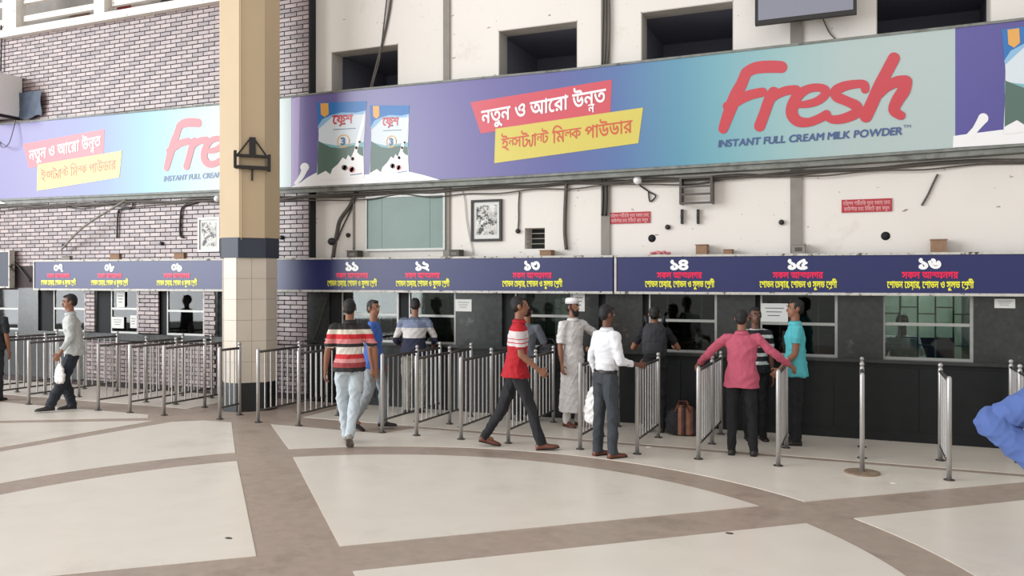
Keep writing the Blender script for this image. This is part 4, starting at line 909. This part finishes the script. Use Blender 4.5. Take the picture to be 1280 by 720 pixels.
def person(label, pos, yaw, H, tuck=False, flare=1.0, torso=(0, 0, 1), armL=None, armR=None, legL=None, legR=None, head_yaw=0, head_pitch=0, shirt=None, sleeve=.6, trouser=None, shoe='shoe_black',
           skin='skin', collar=None, shirt_len=.06, beard=False, cap=False, thobe=False, build=1.0, hairk=1.0, tw=1.0, belt=False, footyaw=(0, 0), group=None, sink=0.0, seed=0, zlift=None):
    s = H / 1.7; root = empty('person', pos, yaw, label=label, cat='person', group=group)
    T = vn(torso); X = Vector((1, 0, 0)); X = (X - T * T.dot(X)).normalized(); Yf = T.cross(X)      # chest frame: X right, Yf front
    armL = armL or ((-.12, 0, -1), (-.05, .2, -1), .3); armR = armR or ((.12, 0, -1), (.05, .2, -1), .3)
    legL = legL or ((-.03, 0, -1), (0, 0, -1)); legR = legR or ((.03, 0, -1), (0, 0, -1))
    hip = Vector((0, 0, 0)); J = {}
    for k, sg, L in (('L', -1, legL), ('R', 1, legR)):
        J['hip' + k] = hip + Vector((sg * .085 * s, 0, -.02 * s)); J['knee' + k] = J['hip' + k] + vn(L[0]) * .43 * s; J['ank' + k] = J['knee' + k] + vn(L[1]) * .40 * s
    fp = {k: (L[2] if len(L) > 2 else 0) for k, L in (('L', legL), ('R', legR))}   # foot pitch: + toes down
    def footz(k):
        p = math.radians(fp[k]); return min(J['ank' + k].z - .075 * s * math.cos(p) - .17 * s * math.sin(p), J['ank' + k].z - .075 * s * math.cos(p) + .06 * s * math.sin(p))
    lowest = min(footz('L'), footz('R')); base = -lowest - sink if zlift is None else zlift
    up = Vector((0, 0, base)); hip = hip + up
    for k in list(J): J[k] = J[k] + up
    waist = hip + T * .12 * s; chest = hip + T * .34 * s; nb = hip + T * .50 * s
    hd = T * .6 + Vector((0, 0, .4)); hd.normalize()
    headc = nb + hd * .185 * s
    HM = Matrix.Rotation(-head_yaw * PI / 180, 3, 'Z') @ Matrix.Rotation(head_pitch * PI / 180, 3, 'X')
    HM = Matrix.Rotation(0, 3, 'Z') @ HM
    for k, sg in (('L', -1), ('R', 1)): J['sh' + k] = nb + X * sg * .165 * s * build - T * .055 * s
    for k, A in (('L', armL), ('R', armR)):
        J['el' + k] = J['sh' + k] + (X * A[0][0] + Yf * A[0][1] + T * A[0][2]).normalized() * .285 * s; J['wr' + k] = J['el' + k] + (X * A[1][0] + Yf * A[1][1] + T * A[1][2]).normalized() * .25 * s
    # ---- body: one continuous surface
    b = MB()
    b.loft([ring(hip - T * .06 * s, X * .13 * s, Yf * .09 * s), ring(hip + T * .04 * s, X * .135 * s, Yf * .095 * s), ring(waist + T * .04 * s, X * .115 * s, Yf * .085 * s), ring(chest, X * .135 * s, Yf * .095 * s), ring(nb - T * .08 * s, X * .14 * s, Yf * .08 * s), ring(nb - T * .01 * s, X * .07 * s, Yf * .055 * s)])
    capsule(b, [nb - T * .03 * s, nb + (headc - nb) * .7], [.054 * s, .050 * s])
    hs = s * .97
    def hp(x, y, z): return headc + HM @ Vector((x * hs, y * hs, z * hs))
    b.ell(hp(0, -.012, .02), (.074 * hs, .092 * hs, .092 * hs), HM, 18, 12); b.ell(hp(0, .028, -.045), (.055 * hs, .058 * hs, .068 * hs), HM, 14, 10); b.ell(hp(0, .062, -.09), (.026 * hs, .022 * hs, .02 * hs), HM, 10, 8)
    b.tube([hp(0, .075, .015), hp(0, .104, -.028), hp(0, .098, -.036)], [.008 * hs, .014 * hs, .012 * hs], 8); b.ell(hp(0, .078, .028), (.05 * hs, .013 * hs, .012 * hs), HM, 10, 6)
    b.ell(hp(0, .078, -.06), (.024 * hs, .012 * hs, .014 * hs), HM, 10, 6)
    for sg in (-1, 1): b.ell(hp(sg * .078, -.008, -.012), (.009 * hs, .018 * hs, .03 * hs), HM, 8, 8)
    for k, sg, A in (('L', -1, armL), ('R', 1, armR)):
        capsule(b, [J['sh' + k] - X * sg * .04 * s, J['sh' + k], (J['sh' + k] + J['el' + k]) / 2, J['el' + k], J['el' + k] + (J['wr' + k] - J['el' + k]) * .3, J['wr' + k]], [.05 * s, .05 * s, .044 * s, .036 * s, .038 * s, .024 * s])
        fd = (J['wr' + k] - J['el' + k]).normalized(); hdv = A[3] if len(A) > 3 else None; d2 = fd
        if hdv: d2 = (X * hdv[0] + Yf * hdv[1] + T * hdv[2]).normalized()
        pn = -X * sg if abs(d2.dot(X)) < .75 else -T
        if len(A) > 4: pn = X * A[4][0] + Yf * A[4][1] + T * A[4][2]
        tside = 1 if d2.cross(pn).dot(Yf if abs(d2.dot(Yf)) < .8 else T) > 0 else -1
        hand(b, J['wr' + k], d2, pn, tside, A[2], s)
        capsule(b, [J['hip' + k], J['knee' + k], J['knee' + k] + (J['ank' + k] - J['knee' + k]) * .35, J['ank' + k]], [.074 * s, .044 * s, .044 * s, .03 * s])
        b.ell(J['ank' + k] - Vector((0, -.03, .035)) * s, (.03 * s, .07 * s, .028 * s))
    link('body', remesh(b, 'body', M[skin], .0085, 2), root)
    # face details
    for sg in (-1, 1):
        e = MB().ell(hp(sg * .03, .0795, .010), (.013 * hs, .007 * hs, .0065 * hs), HM, 10, 6); e.build('eye', M['eyewhite'], root, True)
        e = MB().ell(hp(sg * .03, .0855, .010), (.006 * hs, .004 * hs, .006 * hs), HM, 8, 6); e.build('pupil', M['eye'], root, True)
        e = MB().tube([hp(sg * .014, .090, .028), hp(sg * .03, .091, .034), hp(sg * .047, .079, .028)], [.004 * hs, .005 * hs, .003 * hs], 6); e.build('eyebrow', M['hair'], root, True)
    MB().tube([hp(-.02, .086, -.058), hp(0, .092, -.056), hp(.02, .086, -.058)], [.003 * hs, .006 * hs, .003 * hs], 6).build('mouth', M['lip'], root, True)
    # hair
    h = MB(); k = hairk
    h.ell(hp(0, -.022, .030), (.078 * hs, .090 * hs, .090 * hs * k), HM, 22, 14); h.ell(hp(0, -.045, -.005), (.072 * hs, .062 * hs, .075 * hs), HM, 16, 12)
    h.ell(hp(0, .042, .085), (.052 * hs, .034 * hs, .026 * hs * k), HM, 14, 10)
    for sg in (-1, 1): h.ell(hp(sg * .07, .012, .018), (.012 * hs, .018 * hs, .035 * hs), HM, 8, 8)
    link('hair', remesh(h, 'hair', M['hair'], .009, 2, .004, seed + 5, 60), root)
    if beard:
        h = MB(); h.ell(hp(0, .05, -.088), (.05 * hs, .048 * hs, .05 * hs), HM, 14, 10); h.tube([hp(-.066, .015, -.02), hp(-.055, .045, -.065), hp(0, .075, -.11), hp(.055, .045, -.065), hp(.066, .015, -.02)], [.014 * hs, .022 * hs, .03 * hs, .022 * hs, .014 * hs], 8)
        h.tube([hp(-.028, .088, -.046), hp(0, .098, -.042), hp(.028, .088, -.046)], .006 * hs, 6)
        link('beard', remesh(h, 'beard', M['hair'], .008, 1, .004, 3, 60), root)
    if cap:
        h = MB(); rr = [ring(hp(0, -.012, .045), HM @ Vector((.087 * hs, 0, 0)), HM @ Vector((0, .104 * hs, 0)), 24), ring(hp(0, -.014, .10), HM @ Vector((.084 * hs, 0, 0)), HM @ Vector((0, .1 * hs, 0)), 24), ring(hp(0, -.014, .122), HM @ Vector((.07 * hs, 0, 0)), HM @ Vector((0, .085 * hs, 0)), 24), ring(hp(0, -.014, .13), HM @ Vector((.03 * hs, 0, 0)), HM @ Vector((0, .04 * hs, 0)), 24)]
        h.loft(rr).build('skull_cap', M['white'], root, True)
    # ---- shirt
    g = .017 * s; q = MB(); bd = build
    hemc = hip - T * shirt_len * s; front = vn(Vector((0, Yf.y, 0)))
    rings_ = [ring(hemc, X * ((.12 if belt or tuck else .185 * flare) * s * bd), (front if thobe else Yf) * ((.085 if belt or tuck else .152 * flare) * s * bd), 24), ring(hip + T * .04 * s, X * (.135 if belt or tuck else .168) * s * bd, Yf * (.1 if belt or tuck else .134) * s * bd, 24), ring(waist + T * .05 * s, X * .146 * s * bd, Yf * .114 * s * bd, 24), ring(chest, X * .162 * s * bd, Yf * .122 * s, 24), ring(nb - T * .085 * s, X * .168 * s * bd, Yf * .104 * s, 24), ring(nb - T * .035 * s, X * .12 * s * bd, Yf * .082 * s, 24), ring(nb + T * .015 * s, X * .066 * s, Yf * .062 * s, 24)]
    if thobe: rings_ = [ring(Vector((0, .02, .2 * s)), X * .22 * s, front * .19 * s, 24), ring(Vector((0, .01, .55 * s)), X * .19 * s, front * .155 * s, 24)] + rings_[1:]
    q.loft(rings_)
    if not (tuck or belt or thobe):
        for k in 'LR':
            dk_ = (J['knee' + k] - J['hip' + k]).normalized(); capsule(q, [J['hip' + k] + T * .03 * s, J['hip' + k] + dk_ * max(.02, shirt_len - .035) * s], [.112 * s, .118 * s], ends=(True, False))
    for k, sg in (('L', -1), ('R', 1)):
        sh, el, wr_w = J['sh' + k], J['el' + k], J['wr' + k]
        if sleeve <= 1: ptsq = [sh - X * sg * .05 * s, sh, sh + (el - sh) * sleeve]; rq = [.066 * s, .066 * s, .062 * s]
        else: ptsq = [sh - X * sg * .05 * s, sh, el, el + (wr_w - el) * (sleeve - 1)]; rq = [.066 * s, .064 * s, .053 * s, .043 * s]
        capsule(q, ptsq, rq, ends=(True, False))
    link('shirt', remesh(q, 'shirt', shirt, .011, 2, .012 * s, seed, 13), root)
    if collar:
        c0 = nb + T * .012 * s; rr = [ring(c0, X * .068 * s, Yf * .064 * s, 20), ring(c0 + T * .03 * s, X * .063 * s, Yf * .06 * s, 20), ring(c0 + T * .008 * s, X * .078 * s, Yf * .075 * s, 20), ring(c0 - T * .012 * s, X * .086 * s, Yf * .08 * s, 20)]
        MB().loft(rr, cap=False).build('collar', collar, root, True)
    # ---- trousers
    if trouser:
        q = MB(); q.loft([ring(hip - Vector((0, 0, .1 * s)), X * .14 * s, front * .105 * s, 20), ring(hip - T * .02 * s, X * .152 * s * bd, front * .112 * s, 20), ring(hip + T * .07 * s, X * .14 * s * bd, Yf * .104 * s, 20)])
        q.ell(hip - T * .01 * s - Yf * .012 * s, (.14 * s * bd, .1 * s * bd, .1 * s))
        for k in 'LR':
            kn, an = J['knee' + k], J['ank' + k]; hemp = an + (an - kn).normalized() * .035 * s
            capsule(q, [J['hip' + k] - Vector((0, 0, .0)), J['hip' + k] + (kn - J['hip' + k]) * .35, kn, kn + (an - kn) * .4, hemp], [.096 * s, .088 * s * (1 + tw) / 2, .068 * s * tw, .064 * s * tw, .058 * s * tw], ends=(True, False))
        link('trousers', remesh(q, 'trousers', trouser, .011, 2, .014 * s, seed + 9, 11), root)
        if belt: MB().loft([ring(hip + T * .03 * s, X * .158 * s * bd, Yf * .12 * s, 24), ring(hip + T * .06 * s, X * .156 * s * bd, Yf * .118 * s, 24)], cap=False).build('belt', M['belt'], root, True)
    # ---- shoes
    for i, k in enumerate('LR'):
        a = J['ank' + k]; p = math.radians(fp[k]); R_ = Matrix.Rotation(math.radians(footyaw[i]), 3, 'Z') @ Matrix.Rotation(-p, 3, 'X'); rr = []
        for y, w_, h_ in ((-.062, .022, .05), (-.05, .034, .072), (-.01, .037, .086), (.04, .038, .075), (.09, .044, .052), (.13, .045, .044), (.17, .036, .036), (.192, .016, .024)):
            sec = []
            for j in range(14):
                t = 2 * PI * j / 14; x_ = math.cos(t) * w_; z_ = math.sin(t)
                z_ = h_ * (.35 + .65 * z_) if z_ > 0 else h_ * .35 * (1 + z_) if z_ > -.3 else 0
                if z_ == 0: x_ = math.cos(t) * w_ * .95
                sec.append(a + R_ @ Vector((x_, y, z_ - .075)) * s)
            rr.append(sec)
        so = MB().loft(rr).build('shoe', M[shoe], root, True)
        MB().loft([[a + R_ @ Vector((x_ * 1.02, y_, z_ - .075)) * s for x_, y_ in ((-.036, -.055), (.036, -.055), (.04, .05), (.047, .13), (.03, .185), (0, .197), (-.03, .185), (-.047, .13), (-.04, .05))] for z_ in (-.0, .014)]).build('sole', M[shoe if shoe == 'shoe_grey' else 'shoe_black'], so)
    root['j'] = 0; del root['j']
    return root, J
def cloth(name, c, **k): return mat(name, c, .85, vary=.06, scale=9, bump=.12, bscale=120, **k)
def stripes(name, st): return ramp_mat(name, 'Z', st, rough=.85, const=True, bump=.1)
def thing_bag(name, label, cat, pos, prof, handle, m, seed=0, flat_=.5, yaw=0.):
    o = empty(name, pos, yaw, label=label, cat=cat); b = MB()
    b.loft([ring((0, 0, z), (w_, 0, 0), (0, w_ * flat_, 0), 16) for z, w_ in prof]); link('bag_body', remesh(b, 'bag_body', m, .009, 2, .012, seed, 22), o)
    for sg in (-1, 1): MB().tube([(sg * prof[-1][1] * .6, 0, prof[-1][0] - .01), (sg * .03, 0, prof[-1][0] + handle * .6), (0, 0, prof[-1][0] + handle)], .008, 6).build('handle', m, o, True)
    return o
def feet(px, py): return F(px, py)
# 1 leaning man, far left, profile to the left
gsh = cloth('grey_shirt', (186, 188, 186)); dk = cloth('dark_navy_cloth', (34, 38, 48)); 
P1 = person('man in pale grey shirt leaning back on the rails, legs stretched, at far left', feet(93, 512), face(93, -90), 1.76, torso=(0, .1, 1), armL=((-.15, .12, -1), (-.05, .55, -.7), .9), armR=((.2, -.35, -.9), (.05, .45, -.9), .5),
       legL=((-.03, .34, -1), (0, .46, -1), 0), legR=((.03, .34, -1), (0, -.28, -1), 0), head_pitch=-10, shirt=gsh, sleeve=1.75, trouser=dk, collar=gsh, shirt_len=.1, tw=1.25, seed=1)
# 2 figure cut by left edge
bsh = cloth('black_shirt', (34, 36, 42))
P2 = person('person in black top cut by the left picture edge', feet(-8, 501), face(0, 30), 1.62, shirt=bsh, sleeve=.8, trouser=bsh, seed=2, build=1.1)
# 3 striped polo, walking away
pol = stripes('polo_stripes', [(.9, (40, 36, 38)), (.93, (150, 60, 64)), (.985, (206, 140, 138)), (1.03, (196, 44, 52)), (1.085, (214, 206, 196)), (1.165, (40, 36, 38)), (1.205, (208, 128, 128)), (1.26, (196, 40, 48)), (1.315, (216, 206, 190)), (1.37, (40, 36, 38)), (1.5, (40, 36, 38))])
jean = cloth('pale_jeans', (186, 196, 202)); jean2 = cloth('grey_jeans', (140, 146, 150))
P3 = person('man in red, white and black striped polo walking away, pale jeans', feet(437, 557), face(437, 4), 1.68, torso=(0, .02, 1), armL=((-.3, .05, -1), (-.12, .25, -1), .5), armR=((.42, -.1, -.9), (.05, .1, -1), .5),
       legL=((-.02, .28, -1), (.14, .0, -1), 0), legR=((-.06, .02, -1), (-.12, -.5, -.9), 35), shirt=pol, sleeve=.85, trouser=jean, shoe='shoe_grey', collar=cloth('dark_collar', (40, 36, 38)), shirt_len=.07, build=1.08, tw=1.1, seed=3, head_yaw=4)
# 4 blue shirt
blu = cloth('blue_tshirt', (62, 98, 172))
P4 = person('man in plain blue shirt and grey jeans glancing back beside the striped polo', feet(467, 537), face(467, 100), 1.66, torso=(0, .0, 1), armL=((-.15, .1, -1), (0, .2, -1), .5), armR=((.15, -.05, -1), (0, .15, -1), .5),
       legL=((-.03, .3, -1), (0, -.05, -1), 0), legR=((.03, -.12, -1), (0, -.5, -.9), 25), head_yaw=35, shirt=blu, sleeve=.75, trouser=jean2, shoe='shoe_black', shirt_len=.12, seed=4, tw=1.1)
# 5 sweater at window
sw = stripes('sweater_stripes', [(.8, (38, 40, 62)), (1.0, (38, 40, 62)), (1.1, (202, 196, 194)), (1.245, (120, 130, 154)), (1.36, (90, 98, 116)), (1.4, (84, 92, 104)), (1.6, (84, 92, 104))])
P5 = person('man in blue, white and navy banded sweater leaning into the ticket window', feet(517, 516), face(517, 8), 1.68, torso=(0, .3, 1), armL=((-.35, .25, -.9), (.25, .75, -.3), .4), armR=((.4, .25, -.9), (-.2, .75, -.3), .4), legL=((-.04, -.04, -1), (0, -.04, -1)), legR=((.04, .06, -1), (0, -.02, -1)),
       head_pitch=-22, shirt=sw, sleeve=1.5, trouser=cloth('beige_trousers', (160, 158, 148)), build=1.15, shirt_len=.1, seed=5, tw=1.1)
# 6 red shirt striding right
rd = stripes('red_shirt_bands', [(.8, (178, 28, 40)), (1.19, (210, 200, 200)), (1.225, (190, 60, 66)), (1.235, (210, 200, 200)), (1.27, (190, 60, 66)), (1.28, (212, 202, 202)), (1.365, (184, 30, 42)), (1.6, (184, 30, 42))])
blk = cloth('black_trousers', (36, 36, 40))
P6 = person('man in red shirt with white chest band striding to the right', feet(645, 560), face(645, 92), 1.79, torso=(0, .07, 1), armL=((-.1, -.3, -1), (0, .1, -1), .5), armR=((.12, .18, -1), (-.05, .85, -.62), .9),
       legL=((-.03, -.34, -1), (0, -.55, -.9), 12), legR=((.03, .42, -1), (0, .28, -1), -6), head_yaw=-6, shirt=rd, sleeve=.8, trouser=blk, shoe='shoe_brown', shirt_len=.1, flare=1.12, build=1.0, seed=6, collar=cloth('red_collar', (178, 28, 40)))
# 7 grey figure behind
P7 = person('person in grey top at the counter, mostly hidden behind the red shirt', feet(657, 526), face(657, 20), 1.6, torso=(0, .12, 1), armL=((-.4, .2, -.9), (.2, .7, -.4), .4), armR=((.4, .2, -.9), (-.2, .7, -.4), .4), shirt=cloth('grey_top', (92, 96, 104)), sleeve=.9, trouser=blk, seed=7)
# 8 capped man in thobe
thb = cloth('white_robe', (222, 218, 216))
P8 = person('bearded man in white robe and skull cap turning to face right', feet(716, 532), face(716, 145), 1.68, torso=(0, 0, 1), armL=((-.75, .1, -.55), (.75, .5, -.5), .7), armR=((.15, 0, -1), (.05, .25, -1), .4), legL=((-.03, 0, -1), (0, 0, -1)), legR=((.03, 0, -1), (0, 0, -1)),
       head_yaw=-20, shirt=thb, sleeve=.9, trouser=thb, thobe=True, beard=True, cap=True, shoe='shoe_brown', seed=8, collar=thb)
# 9 white shirt
wsh = cloth('white_shirt', (226, 226, 230)); chl = cloth('charcoal_trousers', (58, 62, 68))
P9 = person('man in white shirt and charcoal trousers facing the counter, holding a bag', feet(757, 571), face(757, 55), 1.66, torso=(0, .03, 1), armL=((-.3, -.1, -1), (.1, .35, -1), .9), armR=((.2, .12, -1), (0, 1, -.15), .6), legL=((-.05, -.03, -1), (0, -.05, -1)), legR=((.04, .06, -1), (0, 0, -1)),
       head_pitch=-12, shirt=wsh, sleeve=1.7, trouser=chl, collar=wsh, shoe='shoe_brown', skin='skin2', belt=True, shirt_len=.03, seed=9, build=1.05, tw=1.1)
# 10 backpack man
P10 = person('man in black shirt with a backpack at the fourteenth counter', feet(818, 540), face(818, 0), 1.6, torso=(0, .1, 1), armL=((-.4, .4, -.7), (.1, 1, .1), .4), armR=((.5, .3, -.7), (-.1, 1, .1), .4), shirt=cloth('black_tee', (26, 27, 31)), sleeve=.7, trouser=cloth('black_jeans', (24, 24, 28)), seed=10)
# 11 pink shirt
pk = cloth('pink_shirt', (190, 88, 110))
P11 = person('man in pink shirt seen from behind, both arms spread on the rails', feet(927, 569), face(927, 3), 1.61, torso=(0, .03, 1), armL=((-.8, .1, -.75), (-.55, .75, -.6), .7), armR=((.8, .15, -.75), (.62, .6, -.5), .7), legL=((-.05, 0, -1), (-.02, 0, -1)), legR=((.07, .02, -1), (.05, 0, -1)), head_yaw=8,
       shirt=pk, sleeve=1.85, trouser=cloth('black_slacks', (22, 22, 26)), collar=pk, shirt_len=.13, build=1.12, seed=11, hairk=.93)
# 12 behind pink
bw = stripes('black_white_bands', [(.8, (30, 30, 34)), (.92, (206, 204, 200)), (.96, (30, 30, 34)), (1.02, (206, 204, 200)), (1.06, (30, 30, 34)), (1.13, (206, 204, 200)), (1.17, (30, 30, 34)), (1.24, (206, 204, 200)), (1.28, (30, 30, 34)), (1.34, (206, 204, 200)), (1.38, (30, 30, 34)), (1.6, (30, 30, 34))])
P12 = person('person in black and white banded shirt mostly hidden behind the man in pink', feet(944, 549), face(944, 165), 1.6, shirt=bw, sleeve=.7, trouser=cloth('black_cloth', (24, 24, 28)), skin='skin2', seed=12)
# 13 turquoise
tq = cloth('turquoise_polo', (86, 184, 192))
P13 = person('man in turquoise polo facing left, arm resting on the barrier', feet(994, 555), face(994, -98), 1.70, torso=(0, .0, 1), armL=((-.12, .1, -1), (0, .65, -.7), .7), armR=((.12, .0, -1), (0, .4, -.9), .7), head_yaw=-8,
       shirt=tq, sleeve=.6, trouser=cloth('black_pants', (22, 22, 26)), collar=tq, shirt_len=.12, seed=13)
# 14 blue seated figure cut by the right edge
pb = cloth('light_blue_cloth', (86, 110, 172))
P14 = person('person in light blue clothes bending forward, cut by the right edge', F(1243, 688), face(1243, 88), 1.76, torso=(0, .86, .5), armL=((-.1, .9, .3), (0, 1, .2), .6), armR=((.1, .9, .2), (0, 1, .2), .6),
       legL=((-.05, .8, -.8), (0, .75, -.85), 0), legR=((.04, .85, -.75), (0, .7, -.85), 0), head_pitch=30, shirt=pb, sleeve=1.7, trouser=pb, seed=14, tw=1.4, shirt_len=-.02, build=1.05, zlift=.93, tuck=True)
# 15 clerk
cl = F(1122, 520); cl = Vector((WX(1128, 11.75), 11.75, 0))
P15 = person('clerk in white shirt seated inside the rightmost ticket booth', cl, PI - .1, 1.66, torso=(0, .05, 1), armL=((-.3, .5, -.8), (.2, 1, .1), .4), armR=((.3, .5, -.8), (-.2, 1, .1), .4), legL=((-.1, 1, -.1), (0, 0, -1)), legR=((.1, 1, -.1), (0, 0, -1)), shirt=cloth('clerk_shirt', (196, 200, 206)), sleeve=1.6, trouser=blk, seed=15, zlift=.74)
def world(r, v): return Matrix.Rotation(r.rotation_euler.z, 4, 'Z').to_3x3() @ Vector(v) + Vector(r.location)
def stool(lab, J, root, m='card'):
    h = (J['hipL'] + J['hipR']) / 2; p = world(root, h); z = h.z - .115
    o = empty('stool', (p.x, p.y, 0), root.rotation_euler.z, label=lab, cat='stool')
    MB().box(-.2, .2, -.17, .17, z - .03, z).build('seat', M[m], o)
    for x in (-.17, .17):
        for y in (-.14, .14): MB().box(x - .018, x + .018, y - .018, y + .018, 0, z - .03).build('leg', M[m], o)
stool('stool the clerk sits on inside the booth', P15[1], P15[0])
# bags
def hangbag(P, k, lab, h_, w_, seed, dx=(0, 0, 0)):
    w = world(P[0], P[1]['wr' + k]) + Vector(dx); return thing_bag('plastic_bag', lab, 'bag', (w.x, w.y, w.z - h_ - .14), [(0, w_ * .6), (.03, w_ * .95), (h_ * .4, w_), (h_ * .75, w_ * .75), (h_, w_ * .3)], .1, M['bag'], seed, .45, P[0].rotation_euler.z + .5)
hangbag(P1, 'L', 'white plastic bag held by the leaning man at far left', .3, .12, 1)
hangbag(P9, 'L', 'white plastic bag hanging from the hand of the man in white shirt', .44, .15, 2, (-.02, -.02, 0.06))
w8 = world(P8[0], P8[1]['wrL']); thing_bag('plastic_bag', 'small white bag held at the hip of the capped man', 'bag', (w8.x + .06, w8.y - .08, w8.z - .3), [(0, .05), (.05, .09), (.15, .1), (.22, .05)], .05, M['bag'], 3, .6)
# backpack on 10
r10 = P10[0]; c = world(r10, (0, -.2, .98)); o = empty('backpack', (c.x, c.y, c.z), r10.rotation_euler.z, label='black backpack on the back of the man at counter fourteen', cat='backpack'); bm_ = mat('backpack_fabric', (42, 43, 48), .7, vary=.2)
b = MB(); b.loft([ring((0, 0, z), (w_, 0, 0), (0, d_, 0), 16) for z, w_, d_ in ((0, .13, .08), (.04, .16, .1), (.2, .165, .11), (.36, .15, .09), (.43, .1, .05))]); link('bag_body', remesh(b, 'bag_body', bm_, .012, 4, .006, 3, 15), o)
b = MB(); b.loft([ring((0, -.07, z), (w_, 0, 0), (0, d_, 0), 14) for z, w_, d_ in ((.04, .11, .05), (.1, .12, .06), (.2, .11, .05))]); link('front_pocket', remesh(b, 'front_pocket', bm_, .012, 3), o)
for sg in (-1, 1): MB().tube([(sg * .09, .09, .40), (sg * .11, .1, .48), (sg * .12, .2, .5), (sg * .13, .3, .42)], .018, 8).build('shoulder_strap', bm_, o, True)
# dark bag on the counter by the capped man
X = WX(688, 10.8); o = empty('shoulder_bag', (X, 10.72, .80), .1, label='bulky black bag held against the counter left of the white robe', cat='bag'); b = MB()
b.loft([ring((0, 0, z), (w_, 0, 0), (0, .1, 0), 16) for z, w_ in ((-.1, .16), (-.06, .2), (.1, .21), (.22, .17), (.27, .08))]); link('bag_body', remesh(b, 'bag_body', bm_, .012, 2, .02, 5, 18), o)
MB().tube([(-.12, 0, .22), (-.06, 0, .33), (.06, 0, .33), (.12, 0, .22)], .012, 8).build('handle', bm_, o, True)
# duffel on the floor
p = F(855, 543); o = empty('duffel_bag', (p.x, p.y, 0), .15, label='brown striped duffel bag standing on the floor by the dark counter', cat='bag')
b = MB(); b.loft([ring((0, 0, z), (w_, 0, 0), (0, .15, 0), 20) for z, w_ in ((0.01, .2), (.05, .235), (.2, .24), (.3, .2), (.36, .1))])
dm = ramp_mat('duffel_stripes', 'X', [(-.25, (34, 30, 32)), (-.07, (150, 106, 84)), (-.03, (96, 58, 46)), (.0, (44, 32, 32)), (.03, (148, 100, 80)), (.08, (110, 70, 56)), (.11, (44, 32, 32)), (.15, (132, 88, 70)), (.2, (70, 44, 38)), (.25, (60, 40, 36))], rough=.7, const=True, bump=.2)
link('bag_body', remesh(b, 'bag_body', dm, .011, 3, .012, 8, 12), o)
for y in (-.13, .13): MB().tube([(-.1, y, .3), (-.07, y * .8, .4), (.03, y * .8, .41), (.08, y, .3)], .012, 8).build('handle', M['shoe_brown'], o, True)
# litter
for px, py, lab in ((574, 534, 'small dark scrap on the cream floor near the barriers left of the red shirt'), (811, 559, 'small pale paper scrap on the floor left of the striped bag'), (286, 673, 'tiny grey scrap on the left cream slab'), (912, 667, 'tiny leaf on the cream slab above the crossing band'), (1117, 604, 'pale fragment on the floor right of the round base plate')):
    p = F(px, py); o = MB().slab([(-.03, -.01), (.0, -.018), (.03, -.005), (.02, .012), (-.02, .012)], 0, .006).build('litter_scrap', M['paper' if 'pale' in lab else 'rail']); o.location = (p.x, p.y, 0.0); tag(o, lab, 'litter')
